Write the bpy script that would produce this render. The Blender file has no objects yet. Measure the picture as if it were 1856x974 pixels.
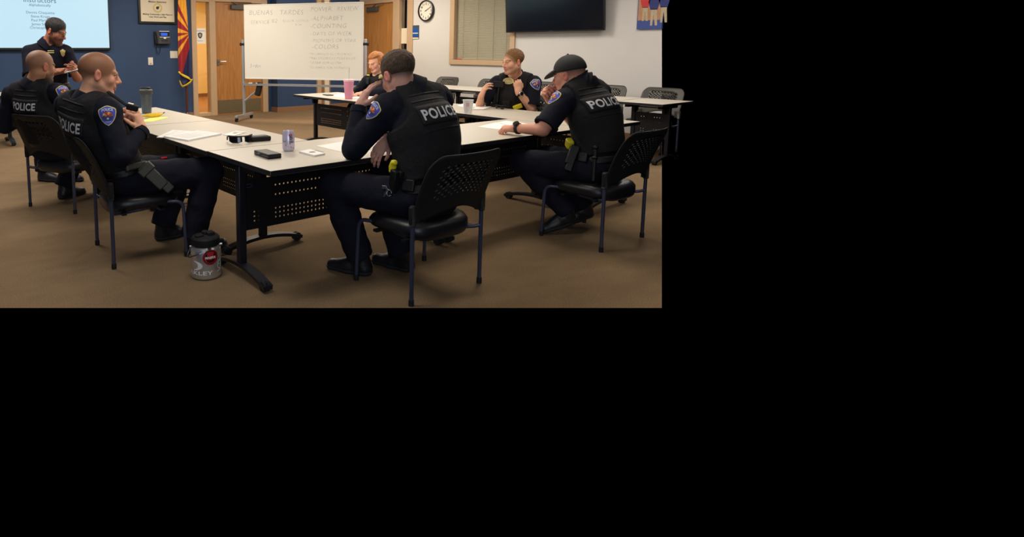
import bpy, bmesh, math, random
import numpy as np
from mathutils import Vector, Matrix
from mathutils.bvhtree import BVHTree
random.seed(7)
SC = bpy.context.scene
COL = SC.collection
V = Vector
PI = math.pi
# ------------------------------------------------------------------ camera
FPX, CXP, CYP, HOR, CAMH, TH = 1100.0, 600.0, 220.0, 87.0, 1.40, math.radians(36.2)
PIT = math.atan((CYP - HOR) / FPX)
RT = V((math.cos(TH), -math.sin(TH), 0))
FH = V((math.sin(TH), math.cos(TH), 0))
FW = FH * math.cos(PIT) + V((0, 0, -math.sin(PIT)))
UPV = FH * math.sin(PIT) + V((0, 0, math.cos(PIT)))
CAM = V((0, 0, CAMH))
cd = bpy.data.cameras.new('camera')
cam = bpy.data.objects.new('camera', cd)
COL.objects.link(cam)
cam.matrix_world = Matrix(((RT.x, UPV.x, -FW.x, 0), (RT.y, UPV.y, -FW.y, 0), (RT.z, UPV.z, -FW.z, CAMH), (0, 0, 0, 1)))
cd.sensor_fit = 'HORIZONTAL'
cd.sensor_width = 36.0
cd.lens = FPX / 1856.0 * 36.0
cd.shift_x = 0.5 - CXP / 1856.0
cd.shift_y = (CYP - 487.0) / 1856.0
cd.clip_end = 100
SC.camera = cam


def ray(x, y):
    return FW + RT * ((x - CXP) / FPX) - UPV * ((y - CYP) / FPX)
def atz(x, y, z):
    d = ray(x, y); return CAM + d * ((z - CAMH) / d.z)
def atd(x, y, Z):
    return CAM + ray(x, y) * Z
def atu(x, y, u):
    d = ray(x, y); return CAM + d * (u / d.x)
def atv(x, y, v):
    d = ray(x, y); return CAM + d * (v / d.y)

# ------------------------------------------------------------------ materials
def lin(c):
    return tuple(((v / 255) / 12.92 if v / 255 <= .04045 else ((v / 255 + .055) / 1.055) ** 2.4) for v in c)
MATS = {}
def mat(name, rgb, rough=.5, metal=0., noise=0., nscale=30., bump=0., bscale=200., coat=0., spec=.5, emit=0., attr=False, trans=0., stretch=None, sheen=0.):
    m = bpy.data.materials.new(name)
    m.use_nodes = True
    nt = m.node_tree
    b = nt.nodes['Principled BSDF']
    c = lin(rgb) + (1,)
    b.inputs['Base Color'].default_value = c
    b.inputs['Roughness'].default_value = rough
    b.inputs['Metallic'].default_value = metal
    b.inputs['Specular IOR Level'].default_value = spec
    if coat: b.inputs['Coat Weight'].default_value = coat
    if sheen: b.inputs['Sheen Weight'].default_value = sheen
    if trans: b.inputs['Transmission Weight'].default_value = trans
    if emit:
        b.inputs['Emission Color'].default_value = c
        b.inputs['Emission Strength'].default_value = emit
    L = nt.links
    tc = nt.nodes.new('ShaderNodeTexCoord')
    mp = nt.nodes.new('ShaderNodeMapping')
    L.new(tc.outputs['Object'], mp.inputs['Vector'])
    if stretch: mp.inputs['Scale'].default_value = stretch
    src = None
    if attr:
        a = nt.nodes.new('ShaderNodeAttribute'); a.attribute_name = 'tint'
        src = a.outputs['Color']
    if noise:
        n = nt.nodes.new('ShaderNodeTexNoise')
        n.inputs['Scale'].default_value = nscale
        n.inputs['Detail'].default_value = 4
        L.new(mp.outputs['Vector'], n.inputs['Vector'])
        r = nt.nodes.new('ShaderNodeMapRange')
        r.inputs['From Min'].default_value = .3; r.inputs['From Max'].default_value = .7
        r.inputs['To Min'].default_value = 1 - noise; r.inputs['To Max'].default_value = 1 + noise
        L.new(n.outputs['Fac'], r.inputs['Value'])
        mx = nt.nodes.new('ShaderNodeVectorMath'); mx.operation = 'SCALE'
        if src: L.new(src, mx.inputs[0])
        else: mx.inputs[0].default_value = c[:3]
        L.new(r.outputs['Result'], mx.inputs['Scale'])
        src = mx.outputs['Vector']
    if src: L.new(src, b.inputs['Base Color'])
    if bump:
        n2 = nt.nodes.new('ShaderNodeTexNoise')
        n2.inputs['Scale'].default_value = bscale
        n2.inputs['Detail'].default_value = 3
        L.new(mp.outputs['Vector'], n2.inputs['Vector'])
        bp = nt.nodes.new('ShaderNodeBump')
        bp.inputs['Strength'].default_value = bump
        bp.inputs['Distance'].default_value = .01
        L.new(n2.outputs['Fac'], bp.inputs['Height'])
        L.new(bp.outputs['Normal'], b.inputs['Normal'])
    MATS[name] = m
    return m

def carpet_material():
    m = bpy.data.materials.new('carpet'); m.use_nodes = True
    nt = m.node_tree; L = nt.links; b = nt.nodes['Principled BSDF']
    b.inputs['Roughness'].default_value = 1; b.inputs['Specular IOR Level'].default_value = .05
    tc = nt.nodes.new('ShaderNodeTexCoord')
    def noise(scale, sx, sy, rot, det=3):
        mp = nt.nodes.new('ShaderNodeMapping'); mp.inputs['Scale'].default_value = (sx, sy, 1); mp.inputs['Rotation'].default_value = (0, 0, rot)
        L.new(tc.outputs['Object'], mp.inputs['Vector'])
        n = nt.nodes.new('ShaderNodeTexNoise'); n.inputs['Scale'].default_value = scale; n.inputs['Detail'].default_value = det
        L.new(mp.outputs['Vector'], n.inputs['Vector']); return n.outputs['Fac']
    big = noise(1.6, 1, 1, 0); med = noise(5, .7, 1.5, .5); fine = noise(160, 1, 1, 0, 2)
    def ramp(src, c0, c1, lo=.38, hi=.62):
        r = nt.nodes.new('ShaderNodeValToRGB')
        r.color_ramp.elements[0].position = lo; r.color_ramp.elements[1].position = hi
        r.color_ramp.elements[0].color = lin(c0) + (1,); r.color_ramp.elements[1].color = lin(c1) + (1,)
        L.new(src, r.inputs['Fac']); return r.outputs['Color']
    def mix(a, bb, f, mode='MIX'):
        x = nt.nodes.new('ShaderNodeMix'); x.data_type = 'RGBA'; x.blend_type = mode; x.inputs[0].default_value = f
        L.new(a, x.inputs[6]); L.new(bb, x.inputs[7]); return x.outputs[2]
    c1 = ramp(big, (120, 100, 78), (132, 109, 82), .40, .60)
    c2 = ramp(med, (108, 90, 72), (142, 118, 88))
    c3 = ramp(fine, (86, 71, 55), (162, 136, 104), .3, .7)
    c = mix(mix(c1, c2, .28), c3, .45)
    L.new(c, b.inputs['Base Color'])
    bp = nt.nodes.new('ShaderNodeBump'); bp.inputs['Strength'].default_value = .5; bp.inputs['Distance'].default_value = .006
    L.new(fine, bp.inputs['Height']); L.new(bp.outputs['Normal'], b.inputs['Normal'])
    MATS['carpet'] = m

def wood_material(name, c0, c1, scale=3.):
    m = bpy.data.materials.new(name); m.use_nodes = True
    nt = m.node_tree; L = nt.links; b = nt.nodes['Principled BSDF']
    b.inputs['Roughness'].default_value = .45
    tc = nt.nodes.new('ShaderNodeTexCoord'); mp = nt.nodes.new('ShaderNodeMapping')
    mp.inputs['Scale'].default_value = (7, 7, .55)
    L.new(tc.outputs['Object'], mp.inputs['Vector'])
    n = nt.nodes.new('ShaderNodeTexNoise'); n.inputs['Scale'].default_value = scale; n.inputs['Detail'].default_value = 6; n.inputs['Distortion'].default_value = 1.2
    L.new(mp.outputs['Vector'], n.inputs['Vector'])
    r = nt.nodes.new('ShaderNodeValToRGB')
    r.color_ramp.elements[0].position = .3; r.color_ramp.elements[1].position = .7
    r.color_ramp.elements[0].color = lin(c0) + (1,); r.color_ramp.elements[1].color = lin(c1) + (1,)
    L.new(n.outputs['Fac'], r.inputs['Fac']); L.new(r.outputs['Color'], b.inputs['Base Color'])
    MATS[name] = m

carpet_material()
wood_material('door_wood', (158, 104, 50), (184, 128, 68))
wood_material('pole_wood', (74, 34, 22), (100, 46, 28))
mat('blue_paint', (44, 68, 104), .75, noise=.04, nscale=3, bump=.05, bscale=300)
mat('white_paint', (204, 200, 195), .8, noise=.015, nscale=3, bump=.05, bscale=300)
mat('ceiling_white', (225, 222, 215), .9, noise=.02, nscale=40)
mat('base_wood', (140, 104, 74), .6, noise=.05, nscale=12)
mat('trim_tan', (190, 160, 126), .5, noise=.02, nscale=8)
mat('cream', (226, 214, 188), .6, noise=.02, nscale=6)
mat('corridor_paint', (250, 226, 170), .8, noise=.02, nscale=3)
mat('corridor_floor', (150, 105, 60), .7, noise=.08, nscale=6)
mat('glass', (255, 255, 255), .0, trans=1., spec=.5, noise=0)
mat('laminate', (190, 182, 168), .38, noise=.015, nscale=60, spec=.35)
mat('black_edge', (22, 23, 28), .5, noise=.05, nscale=40)
mat('black_metal', (18, 18, 23), .5, noise=.06, nscale=30, spec=.35)
mat('leg_metal', (30, 31, 40), .4, metal=.3, noise=.05, nscale=30)
mat('tube_metal', (66, 70, 92), .36, metal=.35, noise=.03, nscale=30)
mat('black_rubber', (14, 14, 16), .7, noise=.05, nscale=60)
mat('shell_plastic', (27, 26, 27), .62, spec=.3, bump=.12, bscale=400, noise=.04, nscale=30)
mat('back_plastic', (52, 49, 42), .5, bump=.1, bscale=400, noise=.04, nscale=30)
mat('seat_vinyl', (26, 26, 30), .38, bump=.1, bscale=160, noise=.05, nscale=20)
mat('chrome', (150, 150, 150), .28, metal=1., noise=.02, nscale=20)
mat('steel', (205, 206, 208), .27, metal=.8, noise=.05, nscale=10, stretch=(1, 1, 20))
mat('alu', (180, 184, 190), .38, metal=.55, noise=.03, nscale=20)
mat('brushed', (150, 138, 112), .38, metal=.8, noise=.06, nscale=8, stretch=(1, 1, 14))
mat('board_white', (236, 233, 222), .3, noise=.01, nscale=4)
mat('ink_grey', (176, 174, 172), .6, noise=.12, nscale=60)
mat('ink_dark', (128, 122, 112), .6, noise=.12, nscale=60)
mat('ink_blue', (150, 160, 186), .6, noise=.12, nscale=60)
mat('screen_glow', (200, 236, 252), .4, emit=.93)
MATS['screen_glow'].node_tree.nodes['Principled BSDF'].inputs['Base Color'].default_value = (.01, .01, .01, 1)
mat('slide_ink', (96, 136, 176), .6, emit=.55)
MATS['slide_ink'].node_tree.nodes['Principled BSDF'].inputs['Base Color'].default_value = (.02, .03, .05, 1)
mat('tv_glass', (10, 12, 18), .16, noise=.05, nscale=5, spec=.6)
mat('bezel', (12, 12, 14), .35, noise=.05, nscale=20)
mat('paper', (238, 236, 232), .7, noise=.01, nscale=20)
mat('paper_grey', (190, 190, 192), .7, noise=.05, nscale=30)
mat('yellow_paper', (240, 226, 120), .7, noise=.02, nscale=20)
mat('banana_yellow', (232, 196, 40), .5, noise=.08, nscale=40)
mat('brown_dark', (60, 42, 24), .6, noise=.1, nscale=40)
mat('flag_red', (150, 26, 34), .75, noise=.06, nscale=20)
mat('flag_gold', (226, 160, 44), .75, noise=.06, nscale=20)
mat('flag_blue', (28, 34, 78), .75, noise=.06, nscale=20)
mat('fringe_gold', (224, 188, 40), .6, noise=.15, nscale=90)
mat('sign_blue', (32, 82, 150), .4, noise=.03, nscale=20)
mat('grey_plastic', (70, 72, 74), .5, noise=.04, nscale=20)
mat('dark_plastic', (34, 36, 38), .45, noise=.05, nscale=20)
mat('ivory', (228, 222, 208), .45, noise=.01, nscale=10)
mat('phone_screen', (40, 84, 200), .3, emit=.7)
mat('clock_face', (226, 216, 200), .5, noise=.01, nscale=10)
mat('blind_beige', (152, 146, 122), .6, noise=.03, nscale=14)
mat('red', (190, 32, 40), .5, noise=.04, nscale=30)
mat('pink', (226, 150, 180), .4, noise=.03, nscale=20)
mat('pink_light', (240, 190, 205), .4, noise=.02, nscale=20)
mat('white_plastic', (236, 234, 232), .4, noise=.01, nscale=20)
mat('can_print', (205, 200, 222), .3, metal=.35, noise=.05, nscale=40)
mat('can_dots', (206, 120, 140), .4, noise=.05, nscale=40)
mat('can_ink', (60, 66, 100), .4, noise=.05, nscale=40)
mat('smoke_plastic', (84, 96, 104), .22, noise=.06, nscale=20, spec=.6)
mat('navy_cloth', (20, 22, 34), .85, bump=.35, bscale=28, noise=.14, nscale=120, spec=.18)
mat('navy_trouser', (21, 22, 34), .85, bump=.4, bscale=22, noise=.12, nscale=120, spec=.18)
mat('vest_black', (30, 29, 31), .88, bump=.3, bscale=60, noise=.16, nscale=160, spec=.2)
mat('web_black', (20, 20, 23), .75, bump=.4, bscale=120, noise=.12, nscale=120, spec=.3)
mat('leather', (13, 13, 15), .46, spec=.35, bump=.2, bscale=120, noise=.08, nscale=60)
mat('boot_black', (24, 24, 30), .45, bump=.25, bscale=60, noise=.1, nscale=40)
mat('sole_rubber', (30, 30, 34), .75, bump=.2, bscale=90, noise=.08, nscale=60)
mat('holster_olive', (52, 48, 38), .5, bump=.15, bscale=120, noise=.06, nscale=60)
mat('taser_yellow', (232, 214, 40), .45, noise=.03, nscale=30)
mat('reflect_white', (200, 200, 204), .5, noise=.06, nscale=60)
mat('patch_blue', (62, 76, 190), .7, noise=.08, nscale=120)
mat('patch_dark', (40, 50, 110), .7, noise=.08, nscale=120)
mat('patch_yellow', (226, 210, 110), .7, noise=.05, nscale=120)
mat('patch_orange', (226, 110, 40), .7, noise=.05, nscale=120)
mat('patch_red', (190, 50, 40), .7, noise=.05, nscale=120)
mat('patch_green', (60, 120, 70), .7, noise=.05, nscale=120)
mat('badge_gold', (206, 186, 120), .45, metal=.4, noise=.1, nscale=90)
mat('skin', (210, 160, 130), .55, attr=True, noise=.05, nscale=90, bump=.06, bscale=260, spec=.35)
mat('hair_brown', (74, 54, 38), .7, noise=.4, nscale=130, bump=.8, bscale=150, stretch=(1, 1, .4))
mat('hair_dark', (24, 20, 20), .65, noise=.35, nscale=130, bump=.8, bscale=150, stretch=(1, 1, .4))
mat('hair_light', (122, 82, 44), .65, noise=.3, nscale=130, bump=.8, bscale=150, stretch=(1, 1, .4))
mat('hair_red', (186, 118, 62), .55, noise=.3, nscale=90, bump=.8, bscale=110, stretch=(1, .4, 1))
mat('cap_black', (24, 24, 27), .8, bump=.2, bscale=200, noise=.08, nscale=90)
mat('canvas_blue', (56, 74, 140), .7, noise=.1, nscale=12)
mat('canvas_tan', (176, 128, 92), .7, noise=.1, nscale=12)
mat('khaki', (176, 160, 132), .7, noise=.1, nscale=30)

# ------------------------------------------------------------------ mesh helpers
def ob(name, bm, m, parent=None, bevel=0, smooth=None, solid=0, segs=2):
    me = bpy.data.meshes.new(name)
    bmesh.ops.recalc_face_normals(bm, faces=bm.faces)
    bm.to_mesh(me); bm.free()
    ms = m if isinstance(m, (list, tuple)) else [m]
    for q in ms: me.materials.append(MATS[q])
    o = bpy.data.objects.new(name, me); COL.objects.link(o)
    if parent: o.parent = parent
    if smooth is None or smooth > 0:
        me.polygons.foreach_set('use_smooth', [True] * len(me.polygons))
        try: me.set_sharp_from_angle(angle=math.radians(smooth or 35))
        except Exception: pass
    if solid:
        md = o.modifiers.new('solid', 'SOLIDIFY'); md.thickness = solid; md.offset = 0
    if bevel:
        md = o.modifiers.new('bevel', 'BEVEL'); md.width = bevel; md.segments = segs; md.limit_method = 'ANGLE'; md.angle_limit = math.radians(40)
    return o
def thing(name, label, cat, loc=(0, 0, 0), rot=0., group=None):
    o = bpy.data.objects.new(name, None); COL.objects.link(o)
    o.empty_display_size = .05
    o.location = loc; o.rotation_euler = (0, 0, rot)
    return tag(o, label, cat, group)
def tag(o, label, cat, group=None):
    o['label'] = label; o['category'] = cat
    if group: o['group'] = group
    return o
def struct(name, bm, m, **k):
    o = ob(name, bm, m, **k)
    if not k.get('parent'): o['kind'] = 'structure'
    return o
def BM(): return bmesh.new()
def box(bm, lo, hi, mi=0):
    x0, y0, z0 = lo; x1, y1, z1 = hi
    v = [bm.verts.new(p) for p in ((x0, y0, z0), (x1, y0, z0), (x1, y1, z0), (x0, y1, z0), (x0, y0, z1), (x1, y0, z1), (x1, y1, z1), (x0, y1, z1))]
    for f in ((0, 3, 2, 1), (4, 5, 6, 7), (0, 1, 5, 4), (1, 2, 6, 5), (2, 3, 7, 6), (3, 0, 4, 7)):
        bm.faces.new([v[i] for i in f]).material_index = mi
    return bm
def obox(bm, c, s, ax=None, mi=0):
    ax = ax or (V((1, 0, 0)), V((0, 1, 0)), V((0, 0, 1)))
    c = V(c)
    def P(a, b, d): return bm.verts.new(c + ax[0] * a * s[0] / 2 + ax[1] * b * s[1] / 2 + ax[2] * d * s[2] / 2)
    v = [P(*q) for q in ((-1, -1, -1), (1, -1, -1), (1, 1, -1), (-1, 1, -1), (-1, -1, 1), (1, -1, 1), (1, 1, 1), (-1, 1, 1))]
    for f in ((0, 3, 2, 1), (4, 5, 6, 7), (0, 1, 5, 4), (1, 2, 6, 5), (2, 3, 7, 6), (3, 0, 4, 7)):
        bm.faces.new([v[i] for i in f]).material_index = mi
    return bm
def basis(z, x=None):
    z = V(z).normalized()
    x = V(x) if x is not None else (V((1, 0, 0)) if abs(z.x) < .9 else V((0, 1, 0)))
    x = (x - z * x.dot(z)).normalized()
    return x, z.cross(x), z
def ring(bm, c, x, y, rx, ry, n):
    return [bm.verts.new(V(c) + x * (rx * math.cos(2 * PI * i / n)) + y * (ry * math.sin(2 * PI * i / n))) for i in range(n)]
def skin_rings(bm, rs, mi=0, cap=True):
    n = len(rs[0])
    for a, b in zip(rs, rs[1:]):
        for i in range(n):
            bm.faces.new((a[i], a[(i + 1) % n], b[(i + 1) % n], b[i])).material_index = mi
    if cap:
        bm.faces.new(rs[0][::-1]).material_index = mi
        bm.faces.new(rs[-1]).material_index = mi
def cyl(bm, a, b, r, r2=None, n=16, mi=0):
    a, b = V(a), V(b); x, y, z = basis(b - a)
    r2 = r if r2 is None else r2
    skin_rings(bm, [ring(bm, a, x, y, r, r, n), ring(bm, b, x, y, r2, r2, n)], mi)
    return bm
def tube(bm, pts, r, n=8, mi=0, flat=1., up=None):
    pts = [V(p) for p in pts]; rs = []
    x = None
    for i, p in enumerate(pts):
        t = (pts[min(i + 1, len(pts) - 1)] - pts[max(i - 1, 0)])
        x, y, z = basis(t, x if x is not None else up)
        rr = r[i] if isinstance(r, (list, tuple)) else r
        rs.append(ring(bm, p, x, y, rr, rr * flat, n))
    skin_rings(bm, rs, mi)
    return bm
def lathe(bm, prof, n=24, c=(0, 0, 0), mi=0, ax=None):
    ax = ax or (V((1, 0, 0)), V((0, 1, 0)), V((0, 0, 1)))
    rs = [ring(bm, V(c) + ax[2] * z, ax[0], ax[1], max(r, .0004), max(r, .0004), n) for r, z in prof]
    skin_rings(bm, rs, mi)
    return bm
def prism(bm, poly, o, ux, uy, th, mi=0):
    o, ux, uy = V(o), V(ux), V(uy); nz = ux.cross(uy).normalized() * th
    a = [bm.verts.new(o + ux * p[0] + uy * p[1]) for p in poly]
    b = [bm.verts.new(v.co + nz) for v in a]
    n = len(poly)
    bm.faces.new(a[::-1]).material_index = mi; bm.faces.new(b).material_index = mi
    for i in range(n): bm.faces.new((a[i], a[(i + 1) % n], b[(i + 1) % n], b[i])).material_index = mi
    return bm
def hole_cell(bm, P, x0, x1, y0, y1, rx, ry, mi=0, shear=0.):
    """one quad cell with an eight sided hole; P maps 2d to a point"""
    cx, cy = (x0 + x1) / 2, (y0 + y1) / 2
    o = [(x1, cy), (x1, y1), (cx, y1), (x0, y1), (x0, cy), (x0, y0), (cx, y0), (x1, y0)]
    ov = [bm.verts.new(P(*q)) for q in o]
    iv = [bm.verts.new(P(cx + rx * math.cos(k * PI / 4) + shear * ry * math.sin(k * PI / 4), cy + ry * math.sin(k * PI / 4))) for k in range(8)]
    for k in range(8):
        bm.faces.new((ov[k], ov[(k + 1) % 8], iv[(k + 1) % 8], iv[k])).material_index = mi
def quad(bm, P, x0, x1, y0, y1, mi=0):
    bm.faces.new([bm.verts.new(P(*q)) for q in ((x0, y0), (x1, y0), (x1, y1), (x0, y1))]).material_index = mi
def weld(bm, d=1e-4):
    bmesh.ops.remove_doubles(bm, verts=bm.verts, dist=d)
    return bm
def text_geo(s, size, off=0., align='CENTER', ext=0., shear=0., space=1.):
    cu = bpy.data.curves.new('tmp', 'FONT'); cu.body = s; cu.size = size; cu.offset = off; cu.align_x = align; cu.extrude = ext; cu.shear = shear; cu.space_character = space
    cu.resolution_u = 3
    o = bpy.data.objects.new('tmp', cu); COL.objects.link(o)
    dg = bpy.context.evaluated_depsgraph_get(); dg.update()
    me = o.evaluated_get(dg).to_mesh()
    vs = [v.co.copy() for v in me.vertices]; fs = [tuple(p.vertices) for p in me.polygons]
    o.evaluated_get(dg).to_mesh_clear()
    bpy.data.objects.remove(o); bpy.data.curves.remove(cu)
    return vs, fs
def text(bm, s, size, o, ux, uy, off=0., align='CENTER', ext=.001, shear=0., jit=0., space=1., mi=0):
    o, ux, uy = V(o), V(ux).normalized(), V(uy).normalized(); nz = ux.cross(uy)
    vs, fs = text_geo(s, size, off, align, ext, shear, space)
    bv = [bm.verts.new(o + ux * (v.x + jit * math.sin(v.y * 90 + v.x * 31)) + uy * (v.y + jit * math.sin(v.x * 37)) + nz * v.z) for v in vs]
    for f in fs:
        try: bm.faces.new([bv[i] for i in f]).material_index = mi
        except ValueError: pass
    return bm
def dup(root, loc, rot, label, group=None):
    r = root.copy(); COL.objects.link(r); r.location = loc; r.rotation_euler = (0, 0, rot)
    r['label'] = label
    if group: r['group'] = group
    for ch in list(root.children):
        c = ch.copy(); COL.objects.link(c); c.parent = r
        for g in ch.children:
            d = g.copy(); COL.objects.link(d); d.parent = c
    return r
X, Y, Z = V((1, 0, 0)), V((0, 1, 0)), V((0, 0, 1))
# ------------------------------------------------------------------ room shell
VB = 11.60      # blue wall with the screen and the first door
VN = 11.35      # blue wall stepping forward beside it
UW = 9.15       # white wall
HC = 3.0
# floor: only the part of the room the photograph takes in
fa, fb = atz(-420, 558.6, 0), atz(1199.6, 558.6, 0)
def wallx(P): return P
fl = BM()
w_end = atu(1199.6, 150, UW + .1)
# the right-hand limit of the floor runs from fb along the sight line to the white wall
fc = atz(1199.6, 240, 0)
fd = atz(1199.6, 208, 0)
fc2 = fb + (fd - fb) * ((UW + .1 - fb.x) / (fd.x - fb.x))
poly = [(fa.x, fa.y), (fb.x, fb.y), (fc2.x, fc2.y), (UW + .1, 12.0), (-2.6, 12.0), (-2.6, fa.y + 1.0)]
fl.faces.new([fl.verts.new((p[0], p[1], 0)) for p in poly])
struct('floor', fl, 'carpet', smooth=0)
# blue wall pieces, each one box of wall around the openings
b = BM()
box(b, (-2.6, VB, 0), (5.02, VB + .15, HC)); box(b, (5.02, VB, 2.40), (6.76, VB + .15, HC)); box(b, (6.76, VB, 0), (6.86, VB + .15, HC))
struct('wall_back', b, 'blue_paint', smooth=0)
b = BM()
box(b, (6.86, VN, 0), (UW + .15, VN + .40, HC))
struct('wall_recess', b, 'blue_paint', smooth=0)
# white wall, trimmed where the photograph ends
def wedge(bm, y0, z0, z1):
    # from y0 down to the sight line through the right border of the photograph
    a0, a1 = atu(1199.6, 200, UW), atu(1199.6, 0, UW)
    def yl(z): return a0.y + (a1.y - a0.y) * (z - a0.z) / (a1.z - a0.z)
    fr_ = [bm.verts.new((UW, y, z)) for y, z in ((yl(z0), z0), (y0, z0), (y0, z1), (yl(z1), z1))]
    bk_ = [bm.verts.new((UW + .12, y, z)) for y, z in ((yl(z0) + .15, z0), (y0, z0), (y0, z1), (yl(z1) + .15, z1))]
    bm.faces.new(fr_); bm.faces.new(bk_[::-1])
    for i in range(4): bm.faces.new((fr_[i], fr_[(i + 1) % 4], bk_[(i + 1) % 4], bk_[i]))
b = BM()
WV0, WV1, WZ0 = 6.93, 8.44, 1.09
wedge(b, WV0, 0, HC)
box(b, (UW, WV0, 0), (UW + .12, WV1, WZ0)); box(b, (UW, WV0, 2.62), (UW + .12, WV1, HC))
box(b, (UW, WV1, 0), (UW + .12, 9.55, HC)); box(b, (UW, 9.55, 2.44), (UW + .12, VN, HC))
struct('wall_right', b, 'white_paint', smooth=0)
b = BM(); box(b, (-2.75, -1.8, 0), (-2.6, 12, HC)); struct('wall_left', b, 'blue_paint', smooth=0)
b = BM(); box(b, (-2.75, -1.95, HC), (UW + .15, 12, HC + .1))
struct('ceiling', b, 'ceiling_white', smooth=0)
# skirting
b = BM(); box(b, (-2.6, VB - .015, 0), (5.02, VB, .10)); struct('baseboard_back', b, 'base_wood', smooth=0)
b = BM(); box(b, (6.86, VN - .015, 0), (UW, VN, .11)); box(b, (6.845, VN - .015, 0), (6.86, VB, .11)); struct('baseboard_recess', b, 'base_wood', smooth=0)
b = BM(); box(b, (UW - .015, 4.6, 0), (UW, 9.52, .10)); struct('baseboard_right', b, 'base_wood', smooth=0)
# upright trim on the recessed wall behind the whiteboard
b = BM(); box(b, (7.885, VN - .05, 0), (8.0, VN, HC)); box(b, (8.0, VN - .03, 0), (8.09, VN, HC), 1); box(b, (8.09, VN - .06, 0), (8.215, VN, HC), 2); box(b, (8.215, VN - .05, 0), (8.26, VN, HC), 1)
struct('trim_1', b, ['trim_tan', 'base_wood', 'cream'], smooth=0)
# ---- first door with sidelight
d = BM()
y0, y1 = VB - .03, VB + .16
box(d, (5.01, y0, 0), (5.115, y1, 2.43)); box(d, (5.40, y0, 0), (5.535, y1, 2.43)); box(d, (6.63, y0, 0), (6.76, y1, 2.43))
box(d, (5.115, y0, 2.325), (5.40, y1, 2.43)); box(d, (5.535, y0, 2.345), (6.63, y1, 2.43)); box(d, (5.115, y0, 0), (5.40, y1, .07))
struct('trim_2', d, 'trim_tan', bevel=.006, smooth=0)
b = BM(); box(b, (5.115, VB + .05, .07), (5.40, VB + .058, 2.325)); struct('window_1', b, 'glass', smooth=0)
d1 = struct('door_1', box(BM(), (5.535, VB + .02, .012), (6.63, VB + .065, 2.345)), 'door_wood', smooth=0)
b = BM(); box(b, (5.57, VB + .014, .03), (6.60, VB + .02, .31)); struct('kick_plate', b, 'brushed', parent=d1, smooth=0)
b = BM(); obox(b, (5.60, VB + .012, 1.10), (.05, .016, .13)); cyl(b, (5.60, VB + .01, 1.12), (5.60, VB - .05, 1.12), .012); tube(b, [(5.60, VB - .05, 1.12), (5.66, VB - .055, 1.122), (5.74, VB - .05, 1.12)], .011)
struct('door_handle', b, 'chrome', parent=d1)
b = BM(); obox(b, (6.06, VB - .02, 2.245), (.34, .07, .085)); tube(b, [(6.0, VB - .04, 2.30), (5.85, VB - .12, 2.335), (6.35, VB - .06, 2.345)], .012); struct('door_closer', b, 'grey_plastic', parent=d1, bevel=.006)
# lit corridor beyond the sidelight
b = BM(); box(b, (3.4, VB + .16, -.05), (9.6, 16.4, 0)); struct('floor_corridor', b, 'corridor_floor', smooth=0)
b = BM(); box(b, (3.4, 16.3, 0), (9.6, 16.4, HC)); struct('wall_corridor_back', b, 'corridor_paint', smooth=0)
b = BM(); box(b, (3.4, VB + .16, 0), (3.5, 16.3, HC)); struct('wall_corridor_left', b, 'corridor_paint', smooth=0)
b = BM(); box(b, (9.5, VB + .16, 0), (9.6, 16.3, HC)); struct('wall_corridor_right', b, 'corridor_paint', smooth=0)
b = BM(); box(b, (3.4, VB + .16, 2.9), (9.6, 16.4, HC)); struct('ceiling_corridor', b, 'ceiling_white', smooth=0)
b = BM(); box(b, (3.5, 16.27, 0), (9.5, 16.3, .1)); struct('baseboard_corridor', b, 'base_wood', smooth=0)
# notice taped to the glass
P0 = atv(352, 51, VB + .048); P1 = atv(373, 79, VB + .048)
n = thing('paper_notice', 'white notice sheet with shield emblem taped inside the narrow glass pane', 'notice', (P0.x, VB + .047, P1.z))
w, h = P1.x - P0.x, P0.z - P1.z
ob('sheet', box(BM(), (0, -.001, 0), (w, .001, h)), 'paper', n, smooth=0)
def shield(s): return [(0, -s), (.55 * s, -.6 * s), (.8 * s, .1 * s), (.75 * s, .75 * s), (0, s), (-.75 * s, .75 * s), (-.8 * s, .1 * s), (-.55 * s, -.6 * s)]
b = BM(); prism(b, shield(.062), (w / 2, -.0012, h * .52), X, Z, .0015); prism(b, shield(.035), (w / 2, -.0028, h * .53), X, Z, .001, 1); ob('emblem', b, ['dark_plastic', 'khaki'], n, smooth=0)
for s_, q_ in (('POLICE DEPARTMENT', .80), ('Please knock', .16)): b = BM(); text(b, s_, .022, (w / 2, -.002, h * q_), X, Z); ob('lettering', b, 'grey_plastic', n, smooth=0)
# ---- second door in the white wall, sidelight beside it
d = BM(); x0, x1 = UW - .03, UW + .14
box(d, (x0, 9.53, 0), (x1, 9.70, 2.50)); box(d, (x0, 9.945, 0), (x1, 10.16, 2.50)); box(d, (x0, 11.27, 0), (x1, 11.34, 2.50))
box(d, (x0, 9.70, 2.46), (x1, 9.945, 2.50)); box(d, (x0, 10.16, 2.405), (x1, 11.27, 2.50)); box(d, (x0, 9.70, 0), (x1, 9.945, .07))
struct('trim_3', d, 'trim_tan', bevel=.006, smooth=0)
b = BM(); box(b, (UW + .05, 9.70, .07), (UW + .058, 9.945, 2.46)); struct('window_2', b, 'glass', smooth=0)
b = BM(); box(b, (UW + .9, 9.3, 0), (UW + .95, 10.4, HC)); struct('wall_hallway', b, 'grey_plastic', smooth=0)
d2 = struct('door_2', box(BM(), (UW + .02, 10.16, .012), (UW + .065, 11.27, 2.405)), 'door_wood', smooth=0)
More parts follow.
